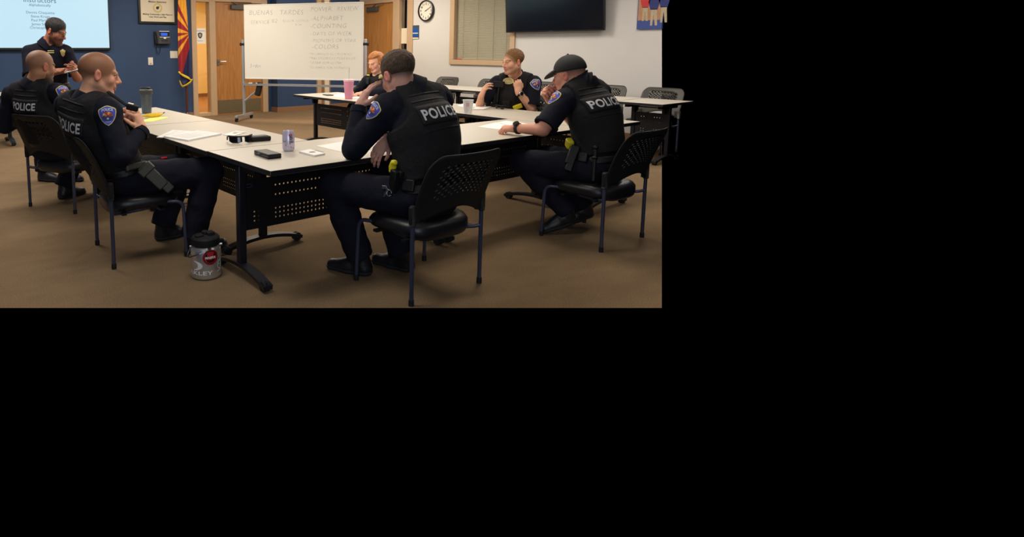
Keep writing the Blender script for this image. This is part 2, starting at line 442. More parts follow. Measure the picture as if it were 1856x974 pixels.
b = BM(); obox(b, (UW - .02, 10.86, 2.285), (.07, .36, .10)); tube(b, [(UW - .05, 10.8, 2.34), (UW - .12, 10.62, 2.38), (UW - .05, 10.45, 2.40)], .012); struct('door_closer', b, 'grey_plastic', parent=d2, bevel=.006)
b = BM(); box(b, (UW + .012, 10.2, .03), (UW + .02, 11.23, .31)); struct('kick_plate', b, 'brushed', parent=d2, smooth=0)
PA, PB = atu(726, 51.5, UW + .046), atu(739.5, 79, UW + .046)
tag(ob('paper_sign', box(BM(), (UW + .044, PB.y, PB.z), (UW + .047, PA.y, PA.z)), 'cream', smooth=0), 'blank cream sheet stuck on dark narrow pane between right-hand door and white wall', 'notice')
# ---- window with closed blind
d = BM(); x0 = UW - .035
box(d, (x0, 6.90, 1.075), (UW + .12, 8.46, 1.17)); box(d, (x0, 6.90, 1.17), (UW + .12, 7.0, 2.62)); box(d, (x0, 8.345, 1.17), (UW + .12, 8.46, 2.62)); box(d, (x0, 6.90, 2.56), (UW + .12, 8.46, 2.64))
wn = struct('window_3', d, 'trim_tan', bevel=.005, smooth=0)
b = BM(); box(b, (UW + .09, 7.0, 1.17), (UW + .098, 8.345, 2.56)); struct('pane', b, 'glass', parent=wn, smooth=0)
bl = thing('window_blind', 'closed beige slatted blind filling the tan framed window', 'blind', (UW + .05, 7.672, 1.17))
b = BM(); z = .03
while z < 1.36:
    obox(b, (0, 0, z), (.004, 1.33, .031), (V((.94, 0, -.34)), Y, V((.34, 0, .94)))); z += .0265
ob('slats', b, 'blind_beige', bl, smooth=0)
b = BM(); box(b, (-.02, -.665, 1.35), (.02, .665, 1.39)); ob('headrail', b, 'blind_beige', bl, bevel=.004)
b = BM(); box(b, (-.015, -.665, .002), (.015, .665, .018)); ob('bottom_rail', b, 'blind_beige', bl, bevel=.004)
b = BM()
for yy in (.48, .12, -.25, -.55): cyl(b, (-.022, yy, .01), (-.022, yy, 1.36), .0022, n=6)
ob('ladder_cord', b, 'base_wood', bl)
b = BM(); P = atu(833, 110.5, UW - .0); lathe(b, [(.008, -.055), (.011, -.05), (.011, .02), (.009, .025), (.009, .055)], 10, (UW - .012, P.y, 1.1815), ax=(Z, X, Y)); tag(ob('marker_pen', b, 'red'), 'red marker lying on the window sill below the blind', 'marker')

# ------------------------------------------------------------------ wall things
# big lit display on the blue wall
sc = thing('display_screen', 'large glowing pale blue display showing a slide, mounted on blue wall', 'screen', (1.75, VB, 1.39))
ob('casing', box(BM(), (-2.0, -.07, -.03), (1.64, -.001, 1.58)), 'bezel', sc, bevel=.005)
ob('picture', box(BM(), (-1.97, -.074, .012), (1.617, -.0695, 1.55)), 'screen_glow', sc, smooth=0)
def sl(px, py):
    q = atv(px, py, VB - .075); return (q.x - 1.75, -.0745, q.z - 1.39)
for s, px, py, sz in (('Instructors', 72.5, 4.5, .118), ('Alphabetically', 72.5, 11.5, .062), ('Dennis Chaquette', 73.5, 25, .062), ('Steve Kruge', 73.5, 32, .062), ('Paul Martin', 73, 39, .062), ('James Silva', 73, 46, .062), ('Christopher', 72, 52.5, .062), ('end', 112, 83, .07)):
    b = BM(); text(b, s, sz, sl(px, py), X, Z, ext=.0005); ob('slide_line', b, 'slide_ink', sc, smooth=0)
# framed certificate
A, B_ = atv(249, 0, VB), atv(320, 44.5, VB)
fr = thing('picture_frame', 'dark framed poster with round seal beside the flag on blue wall', 'picture', ((A.x + B_.x) / 2, VB, B_.z))
w = (B_.x - A.x) / 2; h = .86
b = BM()
for q in (((-w, -.035, 0), (w, -.001, .045)), ((-w, -.035, h - .045), (w, -.001, h)), ((-w, -.035, .045), (-w + .045, -.001, h - .045)), ((w - .045, -.035, .045), (w, -.001, h - .045))): box(b, *q)
ob('frame', b, 'bezel', fr, bevel=.004)
ob('print', box(BM(), (-w + .045, -.018, .045), (w - .045, -.012, h - .045)), 'cream', fr, smooth=0)
b = BM(); zc = atv(285, 14.5, VB).z - B_.z
lathe(b, [(.0, 0), (.092, 0), (.092, .003)], 28, (0, -.018, zc), ax=(X, Z, -Y)); lathe(b, [(.0, .003), (.062, .003), (.062, .005)], 24, (0, -.018, zc), 1, (X, Z, -Y)); lathe(b, [(.0, .005), (.030, .005), (.030, .008)], 8, (-.004, -.018, zc), 2, (X, Z, -Y)); lathe(b, [(0, .006), (.012, .006), (.012, .009)], 8, (.022, -.018, zc + .02), 2, (X, Z, -Y))
ob('seal', b, ['badge_gold', 'cream', 'dark_plastic'], fr, smooth=0)
for s_, py_, z_ in (('Mission Statement', 5, .048), ('Making Community a Safe Place to', 27.5, .042), ('Live, Work and Play', 32.2, .042)):
    b = BM(); text(b, s_, z_, (0, -.019, atv(285, py_, VB).z - B_.z), X, Z, off=.001); ob('lettering', b, 'grey_plastic', fr, smooth=0)
# wall telephone
P0, P1 = atv(278, 55, VB), atv(306, 80, VB)
w, h = P1.x - P0.x, P0.z - P1.z
ph = thing('wall_phone', 'black desk telephone with lit blue display hung on blue wall', 'telephone', (P0.x, VB, P1.z))
prism(BM(), [(0, 0)] * 3, (0, 0, 0), X, Z, .1).free()
b = BM(); prism(b, [(0, 0), (-.10, 0), (-.06, h * .95), (0, h * .95)], (w, 0, 0), -Y, Z, -w) if False else prism(b, [(0, 0), (.11, .0), (.06, h * .93), (0, h * .93)], (0, -.001, 0), -Y, Z, -w)
ob('body', b, 'dark_plastic', ph, bevel=.008)
b = BM(); tube(b, [(.03, -.10, h * .05), (.03, -.125, h * .25), (.03, -.115, h * .65), (.03, -.095, h * .9)], [.024, .017, .017, .026], 10); ob('handset', b, 'dark_plastic', ph)
def slant(t): return -.118 + .052 * t
b = BM(); obox(b, (w * .62, slant(.72) , h * .72), (w * .62, .008, h * .34)); ob('display', b, 'bezel', ph, bevel=.003)
b = BM(); obox(b, (w * .60, slant(.72) - .006, h * .71), (w * .44, .006, h * .22)); ob('lit_screen', b, 'phone_screen', ph, smooth=0)
b = BM(); obox(b, (w * .62, slant(.93) - .004, h * .93), (w * .66, .01, h * .05)); obox(b, (w * .62, slant(.5) - .004, h * .50), (w * .66, .01, h * .05)); obox(b, (w * .62, slant(.45) - .004, h * .43), (w * .16, .01, h * .1)); ob('silver_trim', b, 'ivory', ph, bevel=.002)
b = BM()
for i in range(4):
    for j in range(3): obox(b, (w * (.45 + .12 * i), slant(.2) + .004 - .004 * j, h * (.12 + .1 * j)), (w * .07, .014, h * .05))
ob('keys', b, 'grey_plastic', ph, smooth=0)
b = BM(); tube(b, [(.04, -.06, .01), (.03, -.05, -.08), (.045, -.04, -.17), (.075, -.035, -.19), (.10, -.04, -.15), (.11, -.05, -.06), (.10, -.06, .0)], .006); ob('cord', b, 'black_rubber', ph)
def plate(name, label, cat, px, py, w, h, tog):
    P = atv(px, py, VB); t = thing(name, label, cat, (P.x, VB, P.z))
    ob('plate', box(BM(), (-w / 2, -.009, -h / 2), (w / 2, -.0005, h / 2)), 'ivory', t, bevel=.003)
    b = BM()
    if tog: obox(b, (0, -.011, .01), (w * .45, .006, h * .5)); obox(b, (0, -.012, -h * .33), (w * .4, .006, .012), mi=1)
    else:
        for s in (-1, 1): obox(b, (s * w * .22, -.011, 0), (w * .2, .006, h * .55))
    ob('rocker', b, ['ivory', 'base_wood'], t, bevel=.002)
plate('light_switch', 'small upright ivory wall switch lower left below the telephone', 'switch', 272.8, 111, .095, .145, True)
plate('switch_plate', 'wide square ivory double switch plate beside the hanging flag', 'switch', 315, 99, .155, .14, False)
# clock
P = atu(774, 19.5, UW); ck = thing('wall_clock', 'round black rimmed clock reading ten past two on white wall', 'clock', (UW, P.y, P.z))
AXC = (-Y, Z, -X)
b = BM(); lathe(b, [(.12, 0.001), (.215, .001), (.222, .03), (.215, .055), (.195, .062), (.188, .045), (.188, .03)], 40, (0, 0, 0), 0, AXC); ob('rim', b, 'bezel', ck)
b = BM(); lathe(b, [(0, .028), (.19, .028), (.19, .034)], 40, (0, 0, 0), 0, AXC); ob('face', b, 'clock_face', ck, smooth=0)
for i in range(1, 13):
    b = BM(); a = PI / 2 - i * PI / 6; text(b, str(i), .062, V((-.0355, 0, 0)) + AXC[0] * (.145 * math.cos(a)) + Z * (.145 * math.sin(a) - .022), -Y, Z, off=.0015); ob('numeral', b, 'bezel', ck, smooth=0)
b = BM()
for L_, w_, a in ((.088, .012, math.radians(25)), (.14, .008, math.radians(27)), (-.03, .01, math.radians(26))):
    dv = AXC[0] * math.cos(a) + Z * math.sin(a); tube(b, [V((-.04, 0, 0)), V((-.04, 0, 0)) + dv * L_], w_ / 2, 6)
ob('hands', b, 'bezel', ck)
b = BM(); lathe(b, [(0, .034), (.01, .034), (.009, .044), (0, .044)], 12, (0, 0, 0), 0, AXC); ob('hub', b, 'bezel', ck)
# room sign
P = atu(753.5, 58, UW); sg = thing('room_sign', 'small blue and silver room sign under the clock', 'sign', (UW, P.y, P.z))
ob('backing', box(BM(), (-.012, -.105, -.15), (-.001, .105, .14)), 'grey_plastic', sg, bevel=.003)
b = BM(); box(b, (-.016, -.095, -.02), (-.011, .095, .09)); box(b, (-.016, -.095, -.10), (-.011, .095, -.032)); ob('blue_panel', b, 'sign_blue', sg, smooth=0)
b = BM(); box(b, (-.0165, -.085, -.035), (-.0155, .085, -.018)); box(b, (-.018, -.1, -.145), (-.011, .1, -.12)); text(b, '120', .04, (-.0165, .0, .04), -Y, Z) if False else None; ob('white_strip', b, 'ivory', sg, smooth=0)
# wall TV
TVU = UW - .14
A, B_ = atu(917, 59.5, TVU), atu(1094.5, 57.5, TVU)
tv = thing('wall_television', 'large switched off flat television high on white wall', 'television', (TVU, (A.y + B_.y) / 2, A.z))
w = (A.y - B_.y) / 2; h = 1.12
tl = math.radians(5)
tx = (V((math.cos(tl), 0, math.sin(tl))), Y, V((-math.sin(tl), 0, math.cos(tl))))
b = BM(); obox(b, tx[2] * h / 2 + tx[0] * .025, (.05, 2 * w, h), tx); ob('casing', b, 'bezel', tv, bevel=.004)
b = BM(); obox(b, tx[2] * (h / 2 + .006) - tx[0] * .001, (.004, 2 * w - .03, h - .035), tx); ob('screen', b, 'tv_glass', tv, smooth=0)
b = BM(); obox(b, tx[2] * h / 2 + tx[0] * .08, (.13, .5, .4)); ob('wall_mount', b, 'black_metal', tv)
b = BM(); obox(b, tx[2] * .009 - tx[0] * .001, (.004, .06, .008), tx); ob('badge', b, 'grey_plastic', tv, smooth=0)
# canvas print at the right border of the photograph
A, B_ = atu(1154.0, 53.3, UW - .03), atu(1199.4, 54, UW - .03)
cv = thing('canvas_print', 'bright canvas photo print of people in a gym on white wall', 'poster', (UW, A.y, A.z))
w = A.y - B_.y
ob('canvas', box(BM(), (-.035, -w, 0), (-.001, 0, .80)), 'canvas_blue', cv, smooth=0)
b = BM(); box(b, (-.0365, -w + .01, .13), (-.035, -.01, .8)); ob('backdrop', b, 'canvas_tan', cv, smooth=0)
def fig(bm, y, z, s, top, low):
    Q = lambda pts, m: prism(bm, pts, (-.037, y, z), -Y * s, Z * s, .001, m)
    Q([(-.05, 0), (-.015, 0), (0, .2), (.03, .0), (.07, 0), (.05, .28), (-.05, .28)], low)
    Q([(-.06, .27), (.06, .27), (.1, .42), (.06, .55), (-.05, .55), (-.1, .40)], top)
    Q([(-.03, .56), (.03, .56), (.035, .62), (0, .66), (-.035, .62)], 3)
b = BM(); fig(b, -.11, .12, .72, 0, 2); fig(b, -.24, .05, .85, 1, 2); fig(b, -.38, .09, .80, 1, 2); ob('figures', b, ['red', 'patch_dark', 'khaki', 'canvas_tan'], cv, smooth=0)

# ------------------------------------------------------------------ flag
P = atz(339.5, 210, 0); fx, fy = 4.82, 11.25
P = atv(339.5, 205, fy); fx = P.x
flg = thing('state_flag', 'red gold and blue fringed flag hanging furled on a floor pole', 'flag', (fx, fy, 0))
b = BM(); cyl(b, (0, 0, .06), (0, 0, 2.75), .022, n=12); ob('pole', b, 'pole_wood', flg)
b = BM(); lathe(b, [(.0, 0), (.15, 0), (.15, .02), (.13, .045), (.04, .06), (.035, .12), (.03, .14), (0, .14)], 28); ob('stand', b, 'chrome', flg)
def fp(px, py, dy=0.): q = atv(px, py, fy - .06 + dy); return V((q.x - fx, q.y - fy, q.z))
# cloth: rows down the flag, columns around the folds
rows = []
NY, NX = 130, 56
yl_ = [(-30, 321, 338), (0, 323, 337), (30, 322, 339.5), (60, 322.5, 341), (80, 323, 343), (100, 323, 344.5), (131, 324, 346), (145, 325, 348), (158, 329, 334)]
def edge(py):
    for (a, l, r), (b2, l2, r2) in zip(yl_, yl_[1:]):
        if a <= py <= b2:
            t = (py - a) / (b2 - a); return l + (l2 - l) * t, r + (r2 - r) * t
    return yl_[-1][1:]
b = BM(); grid = []
for i in range(NY + 1):
    t = i / NY; r = []
    for j in range(NX + 1):
        s = j / NX
        low = 129 + 15 * s if s < .9 else 142.5 + 2 * (s - .9) * 10
        py = -30 + (low + 30) * t
        l, rr = edge(py)
        r.append(b.verts.new(fp(l + (rr - l) * s, py, .035 * math.sin(s * 9 + py * .02) * (.4 + .6 * t))))
    grid.append(r)
cx_, cy_ = 346, 58          # the sun rays gather on the hidden edge
for i in range(NY):
    for j in range(NX):
        s = (j + .5) / NX; t = (i + .5) / NY
        low = 129 + 15 * s; py = -30 + (low + 30) * t; l, rr = edge(py); px = l + (rr - l) * s
        a = math.degrees(math.atan2(py - 60, 345.5 - px))
        if py > 82 and px > 344 - (py - 84) * .27: mi = 2
        else: mi = sum(a > q for q in (-67, -59.6, -47.5, -22, -1.3, 15.3, 32.5, 51.8, 61.8)) % 2
        f = b.faces.new((grid[i][j], grid[i][j + 1], grid[i + 1][j + 1], grid[i + 1][j])); f.material_index = mi
ob('cloth', b, ['flag_gold', 'flag_red', 'flag_blue'], flg, solid=.004)
b = BM(); g2 = []
for i in range(9):
    t = i / 8; l = fp(326.5 + 2.5 * t, 134 + 22 * t, .03); r = fp(347 - 16 * t, 145 + 11 * t, .03); g2.append([b.verts.new(l + (r - l) * k / 6 + V((0, .015 * math.sin(k), 0))) for k in range(7)])
for i in range(8):
    for k in range(6): b.faces.new((g2[i][k], g2[i][k + 1], g2[i + 1][k + 1], g2[i + 1][k]))
ob('lower_fold', b, 'flag_blue', flg, solid=.004)
b = BM(); tube(b, [fp(323.5, 130, -.02), fp(331, 136, -.02), fp(341, 141, -.02), fp(347.5, 145, -.02), fp(345, 149, -.01), fp(338, 154, 0), fp(330.5, 157, 0), fp(328, 153, 0), fp(325.5, 146, .01)], [.016, .022, .022, .026, .026, .026, .024, .02, .012], 8, flat=.5)
ob('fringe', b, 'fringe_gold', flg)

# ------------------------------------------------------------------ rolling whiteboard
ZL, ZR = 11.75, 11.05
A = atd(446, 141, ZL); B_ = atd(657, 142.5, ZR)
ctr = (A + B_) / 2; dirx = V((B_.x - A.x, B_.y - A.y, 0)); wid = dirx.length; dirx.normalize()
ang = math.atan2(dirx.y, dirx.x)
wb = thing('rolling_whiteboard', 'white dry erase board on a wheeled silver stand with class notes', 'whiteboard', (ctr.x, ctr.y, 0), ang)
zb = A.z; zt = atd(443, 11, ZL).z; hw = wid / 2
ob('board', box(BM(), (-hw, -.015, zb), (hw, .012, zt)), 'board_white', wb, smooth=0)
b = BM()
for q in (((-hw - .012, -.022, zb - .02), (hw + .012, .018, zb)), ((-hw - .012, -.022, zt), (hw + .012, .018, zt + .015)), ((-hw - .015, -.022, zb - .02), (-hw, .018, zt + .015)), ((hw, -.022, zb - .02), (hw + .015, .018, zt + .015))): box(b, *q)
ob('frame', b, 'white_plastic', wb, bevel=.003)
for s in (-1, 1):
    xx = s * (hw + .055)
    b = BM(); box(b, (xx - .02, -.02, .09), (xx + .02, .03, 1.56)); p = ob('post', b, 'alu', wb, bevel=.004)
    b = BM(); cyl(b, (xx - s * .04, 0, 1.47), (xx + s * .055, 0, 1.47), .03); ob('pivot_knob', b, 'black_rubber', p)
    b = BM(); box(b, (xx - .025, -.36, .07), (xx + .025, .36, .12)); ft = ob('foot', b, 'alu', wb, bevel=.006)
    for yy in (-.33, .33):
        b = BM(); cyl(b, (xx - .015, yy, .045), (xx + .015, yy, .045), .045, n=18); box(b, (xx - .022, yy - .02, .04), (xx + .022, yy + .02, .085)); ob('caster', b, 'black_rubber', ft)
zs = zb - .115
b = BM(); box(b, (-hw - .03, -.075, zs - .03), (hw + .03, .02, zs)); box(b, (-hw - .03, -.08, zs), (hw + .03, -.075, zs + .012)); ob('tray', b, 'alu', wb, bevel=.003)
b = BM(); tube(b, [(-hw - .03, .01, .38), (-hw + .26, .01, zs - .10)], .022, 4); ob('brace', b, 'alu', wb)
b = BM(); obox(b, (-hw + .27, -.005, zs - .10), (.10, .09, .26), basis(V((.25, 0, 1)))); ob('brace_clamp', b, 'black_rubber', wb, bevel=.015)
b = BM(); zz = zt - zb
def wt(s, px, py, size, m, jit=.004, sh=.1, al='LEFT'):
    u = (px - 446) / 211.0 * 2 * hw - hw
    u += .02
    ztop = zt + (0) ; v = zt - (py - (11 - 5 * (px - 443) / 215)) / (129.5 + 6.5 * (px - 446) / 211) * zz
    bb = BM(); text(bb, s, size, (u, -.0155, v), X, Z, align=al, shear=sh, jit=jit, space=1.10, ext=.0006, off=-.0022)
    ob('handwriting', bb, ('ink_grey', 'ink_dark', 'ink_blue')[m], wb, smooth=0)
for a in (('BUENAS', 452, 28, .125, 0), ('TARDES', 509, 27.5, .125, 0), ('SERVICE', 455, 44, .10, 0), ('#2', 494, 41.5, .11, 0), ('BLACK VIEWER', 515, 40.5, .07, 0), ('4x04', 537, 47, .06, 0),
          ('POWER', 565, 21.5, .112, 0), ('REVIEW', 611, 20.5, .108, 0), ('-ALPHABET', 565, 37.5, .115, 0), ('-COUNTING', 564, 51, .115, 0), ('-DAYS OF WEEK', 565, 64, .10, 0), ('-MONTHS OF YEAR', 566, 76, .092, 0), ('-COLORS', 567, 87.5, .115, 0),
          ('"MI ESPANOL ES LIMITADO"', 562, 99, .062, 1), ('"MAS DESPACIO PORFAVOR"', 562, 106.5, .066, 1), ('"LETRA POR LETRA"', 563, 114.5, .066, 1), ('"NUMERO POR NUMERO"', 563, 123, .062, 1), ('3+Rn_', 452, 122, .10, 2)): wt(*a)
wbp = V((math.cos(ang), math.sin(ang), 0)); wbn = V((-math.sin(ang), math.cos(ang), 0))
for i, (dx, m, col) in enumerate(((.12, 'ivory', 'white'), (.20, 'dark_plastic', 'black'), (.27, 'ivory', 'white'))):
    c = ctr + wbp * (-hw + dx) - wbn * .035
    b = BM(); lathe(b, [(.006, -.055), (.0105, -.05), (.0105, .03), (.008, .035), (.008, .055)], 10, (0, 0, 0), ax=(Z, wbn, wbp)); o = ob('dry_erase_marker', b, m); o.location = (c.x, c.y, zs + .0135)
    tag(o, ('leftmost pale marker', 'dark marker between two pale ones', 'third marker from the left end')[i] + ' on the whiteboard tray', 'marker', 'markers on the whiteboard tray')
def densify(vs, fs, mx):
    b = BM(); bv = [b.verts.new((v[0], v[1], 0)) for v in vs]
    for f in fs:
        try: b.faces.new([bv[i] for i in f])
        except ValueError: pass
    bmesh.ops.triangulate(b, faces=b.faces)
    for _ in range(3):
        e = [q for q in b.edges if q.calc_length() > mx]
        if not e: break
        bmesh.ops.subdivide_edges(b, edges=e, cuts=1); bmesh.ops.triangulate(b, faces=b.faces)
    b.verts.index_update()
    r = [(v.co.x, v.co.y) for v in b.verts], [tuple(v.index for v in f.verts) for f in b.faces]
    b.free(); return r
# ------------------------------------------------------------------ tables
TL, TW, TT = 1.524, .785, .74
def make_table(label, inset=.045, py=.05, TL=TL):
    """local: x along the table, y across it (users on -y), panel at y=py"""
    t = thing('folding_table', label, 'table', group='wheeled training tables')
    hl, hw = TL / 2 - .006, TW / 2
    ob('tabletop', box(BM(), (-hl, -hw, TT - .024), (hl, hw, TT)), 'laminate', t, smooth=0)
    b = BM(); e = .004
    box(b, (-hl - e + .005, -hw - e, TT - .029), (hl + e - .005, -hw - .0002, TT - .001)); box(b, (-hl - e + .005, hw + .0002, TT - .029), (hl + e - .005, hw + e, TT - .001))
    box(b, (-hl, -hw, TT - .03), (hl, hw, TT - .0245))
    box(b, (-hl + .0005 - .002, -hw, TT - .029), (-hl - .0001, hw, TT - .001)); box(b, (hl + .0001, -hw, TT - .029), (hl + .0015, hw, TT - .001))
    ob('edge_band', b, 'black_edge', t, smooth=0)
    px = hl - inset
    # perforated modesty panel: two single rows above, three rows below
    z0, z1 = .285, .60
    b = BM(); pw = px - .02
    P = lambda x, z: V((x, py, z))
    n = int(2 * pw / .0305); pit = 2 * pw / n
    rows = [(z0, z0 + .038, 0), (z0 + .038, z0 + .066, 1), (z0 + .066, z0 + .095, 1), (z0 + .095, z0 + .124, 1), (z0 + .124, z0 + .184, 0), (z0 + .184, z0 + .212, 1), (z0 + .212, z0 + .246, 0), (z0 + .246, z0 + .274, 1), (z0 + .274, z1, 0)]
    for a, c, hole in rows:
        for i in range(n):
            x0 = -pw + i * pit; x1 = x0 + pit
            gap = (i < 2 or i >= n - 2 or abs(i - n // 2) < 2 or (i % 18) in (5, 6))
            if hole and not gap: hole_cell(b, P, x0, x1, a, c, .0062, .0062)
            else: quad(b, P, x0, x1, a, c)
    weld(b, 1e-5); ob('modesty_panel', b, 'black_metal', t, smooth=0, solid=.004)
    b = BM(); box(b, (-px, py - .012, .66), (px, py + .012, .672)); box(b, (-px, py - .03, .70), (px, py + .03, .712)); ob('crossbar', b, 'black_metal', t, smooth=0)
    for s in (-1, 1):
        b = BM(); xx = s * px
        box(b, (xx - .024, py - .035, .09), (xx + .024, py + .015, .70))
        lg = ob('leg', b, 'leg_metal', t, bevel=.006)
        b = BM(); pts = []; prof = []
        for k in range(13):
            q = -1 + k / 6; prof.append((py - .01 + q * .315, .095 - .052 * q * q))
        a_, b_ = [], []
        top = [b.verts.new((xx + dx, y, z)) for dx in (-.032, .032) for y, z in prof]
        bot = [b.verts.new((xx + dx, y, z - .024)) for dx in (-.028, .028) for y, z in prof]
        m = 13
        for k in range(m - 1):
            b.faces.new((top[k], top[k + 1], top[m + k + 1], top[m + k])); b.faces.new((bot[k], bot[m + k], bot[m + k + 1], bot[k + 1]))
            b.faces.new((top[k], bot[k], bot[k + 1], top[k + 1])); b.faces.new((top[m + k], top[m + k + 1], bot[m + k + 1], bot[m + k]))
        b.faces.new((top[0], top[m], bot[m], bot[0])); b.faces.new((top[m - 1], bot[m - 1], bot[2 * m - 1], top[2 * m - 1]))
        ft = ob('foot', b, 'leg_metal', t)
        for q in (-1, 1):
            yy = py - .01 + q * .28
            b = BM(); cyl(b, (xx - .022, yy, .0325), (xx - .004, yy, .0325), .0315, n=18); cyl(b, (xx + .004, yy, .0325), (xx + .022, yy, .0325), .0315, n=18); obox(b, (xx, yy, .042), (.01, .04, .034)); ob('caster', b, 'black_rubber', ft, bevel=.003)
        b = BM(); obox(b, (xx - s * .01, py, .685), (.05, .40, .035)); obox(b, (xx - s * .03, py + .02, .65), (.03, .09, .09)); cyl(b, (xx - s * .03, py - .03, .66), (xx - s * .03, py + .07, .66), .02)
        ob('flip_bracket', b, 'black_metal', t, bevel=.004)
        b = BM(); tube(b, [(xx - s * .035, py - .012, .575), (xx - s * .065, py - .014, .577), (xx - s * .078, py - .014, .566), (xx - s * .065, py - .014, .555), (xx - s * .035, py - .012, .557)], .003, 6)
        ob('latch_loop', b, 'tube_metal', t)
    return t
R90 = PI / 2
tb = make_table('front wheeled table under the soda can and black zip case')
tb.location = (1.63 + TL / 2, 3.182, 0)
XR = 4.682 + TW / 2
def T(loc, rot, lab): return dup(tb, loc + (0,), rot, lab)
T((1.63 + 1.5 * TL, 3.182), 0, 'front wheeled table where the officer in the black cap leans')
T((2.022, 3.578 + TL / 2), -R90, 'wheeled table holding the papers and sunglasses in the left row')
T((2.022, 3.578 + TL * 1.5), -R90, 'wheeled table holding the shaker bottle and banana')
T((XR, 7.31 - TL / 2), R90, 'wheeled table under the pink tumbler at the far end of the middle row')
T((XR, 7.31 - TL * 1.5), R90, 'wheeled table under the paper cup before the officer facing us at right')
T((XR, 7.31 - TL * 2.5), R90, 'wheeled table in the middle row mostly hidden behind the capped officer')
# right-hand row along the white wall: legs set in from the ends
tb0 = make_table('short wheeled table along white wall nearest the right border', inset=.08, py=.06, TL=.60)
tb2 = make_table('wheeled table along white wall directly behind the capped officer', inset=.17, py=.06)
tb2.rotation_euler = (0, 0, R90)
XW = 7.32 + TW / 2
v0 = 4.02 - TL / 2
tb2.location = (XW, 4.02 + TL / 2, 0)
tb0.rotation_euler = (0, 0, R90); tb0.location = (XW, 4.02 - .305, 0)
TB2 = lambda k, lab: dup(tb2, (XW, 4.02 - TL / 2 + TL * k, 0), R90, lab)
TB2(2, 'wheeled table along white wall behind the officer facing us at right')
TB2(3, 'wheeled table along white wall below the window with the blind')
# table along the blue wall behind the instructor
tb3 = dup(tb, (.7, 9.9, 0), 0, 'wheeled table along the blue wall behind the standing instructor')
tb4 = dup(tb, (-.83, 9.9, 0), 0, 'wheeled table at the left border along the blue wall')

# ------------------------------------------------------------------ chairs
def make_chair(shell, label):
    t = thing('stacking_chair', label, 'chair', group='black stacking chairs')
    # seat pad
    b = BM(); n = 40; rs = []
    def outline(a, k):
        c, s = math.cos(a), math.sin(a); e = .55
        x = .264 * k * math.copysign(abs(c) ** e, c); y = .235 * k * math.copysign(abs(s) ** e, s)
        return x * (1 + .06 * (y / .235)), y + .005
    for k, z in ((.86, .352), (.96, .362), (1.0, .388), (.99, .412), (.93, .432), (.80, .442), (.4, .437)):
        r = []
        for i in range(n):
            x, y = outline(2 * PI * i / n, k)
            r.append(b.verts.new((x, y, z - .035 * max(0, (-y - .02) / .22) ** 2 * (1 if z < .40 else .25) + (-.02 * max(0, (y - .12) / .1) if z > .40 else 0))))
        rs.append(r)
    skin_rings(b, rs); ob('seat', b, 'seat_vinyl', t, smooth=60)
    # perforated moulded back
    b = BM(); NS, NT = 26, 19
    def P(s, q):
        zt = .848 - .034 * max(0, (abs(s) - .76) / .24) ** 2.4
        zb = .462 + .068 * math.cos(min(1, abs(s) / .92) * PI / 2) ** 1.3
        z = zb + (zt - zb) * q
        w = .268 + .018 * math.sin(q * PI * .8) - .016 * max(0, (q - .88) / .12) ** 2
        x = s * w
        y = -.225 - .150 * max(0, (z - .47) / .38) ** 1.1 - .045 * (1 - s * s) + .012 * math.sin(q * PI)
        return V((x, y, z))
    for i in range(NS):
        for j in range(NT):
            s0, s1 = -1 + 2 * i / NS, -1 + 2 * (i + 1) / NS; q0, q1 = j / NT, (j + 1) / NT
            inn = 4 <= i < NS - 4 and 5 <= j < NT - 3 and (i + j) % 2 == 0
            if inn: hole_cell(b, P, s0, s1, q0, q1, .027, .017, shear=.35)
            else: quad(b, P, s0, s1, q0, q1)
    weld(b, 1e-5); ob('backrest', b, shell, t, smooth=50, solid=.006)
    for s in (-1, 1):
        x = s * .279
        b = BM(); tube(b, [(x, -.225, .03), (x, -.225, .30), (x, -.226, .56)], .0125, 12); l1 = ob('leg', b, 'tube_metal', t)
        b = BM(); cyl(b, (x, -.225, 0), (x, -.225, .035), .0155, n=12); ob('foot_cap', b, 'black_rubber', l1)
        b = BM(); lathe(b, [(.018, .445), (.020, .45), (.020, .548), (.017, .56)], 12, (x, -.226, 0)); box(b, (x - .022, -.238, .46) if s < 0 else (x - .055, -.238, .46), (x + .055, -.214, .555) if s < 0 else (x + .022, -.214, .555)); ob('back_bracket', b, shell, t, bevel=.006)
        pts = [(x * 1.03, .245, .03), (x * 1.01, .235, .32)]
        for k in range(1, 7):
            a = k / 6 * PI / 2; pts.append((x * (1 - .04 * (1 - math.cos(a))), .235 - .05 * (1 - math.cos(a)), .335 + .05 * math.sin(a)))
        pts += [(x * .93, .150, .387), (x * .80, .10, .384), (x * .70, .0, .345), (x * .70, -.12, .335), (x * .9, -.2, .35), (x, -.224, .36)]
        b = BM(); tube(b, pts, .0118, 12); l2 = ob('leg', b, 'tube_metal', t)
        b = BM(); cyl(b, (x * 1.03, .245, 0), (x * 1.03, .245, .035), .0155, n=12); ob('foot_cap', b, 'black_rubber', l2)
    b = BM(); box(b, (-.272, -.16, .335), (.272, -.13, .35)); box(b, (-.272, .08, .335), (.272, .11, .35)); ob('seat_support', b, 'black_metal', t, smooth=0)
    return t
ch = make_chair('shell_plastic', 'black chair in the foreground under the officer in the middle')
ch.location = (2.505, 2.525, 0)
dup(ch, (4.177, 2.395, 0), 0, 'black chair under the officer wearing the black cap')
dup(ch, (1.335, 4.085, 0), -R90 - math.radians(5), 'black chair under the officer with the shaved ginger head')
bdir = V((.885, .465, 0)).normalized()
dup(ch, (1.085 + bdir.x * .225, 5.586 + bdir.y * .225, 0), math.atan2(bdir.y, bdir.x) - PI / 2, 'black chair under the bald officer at far left')
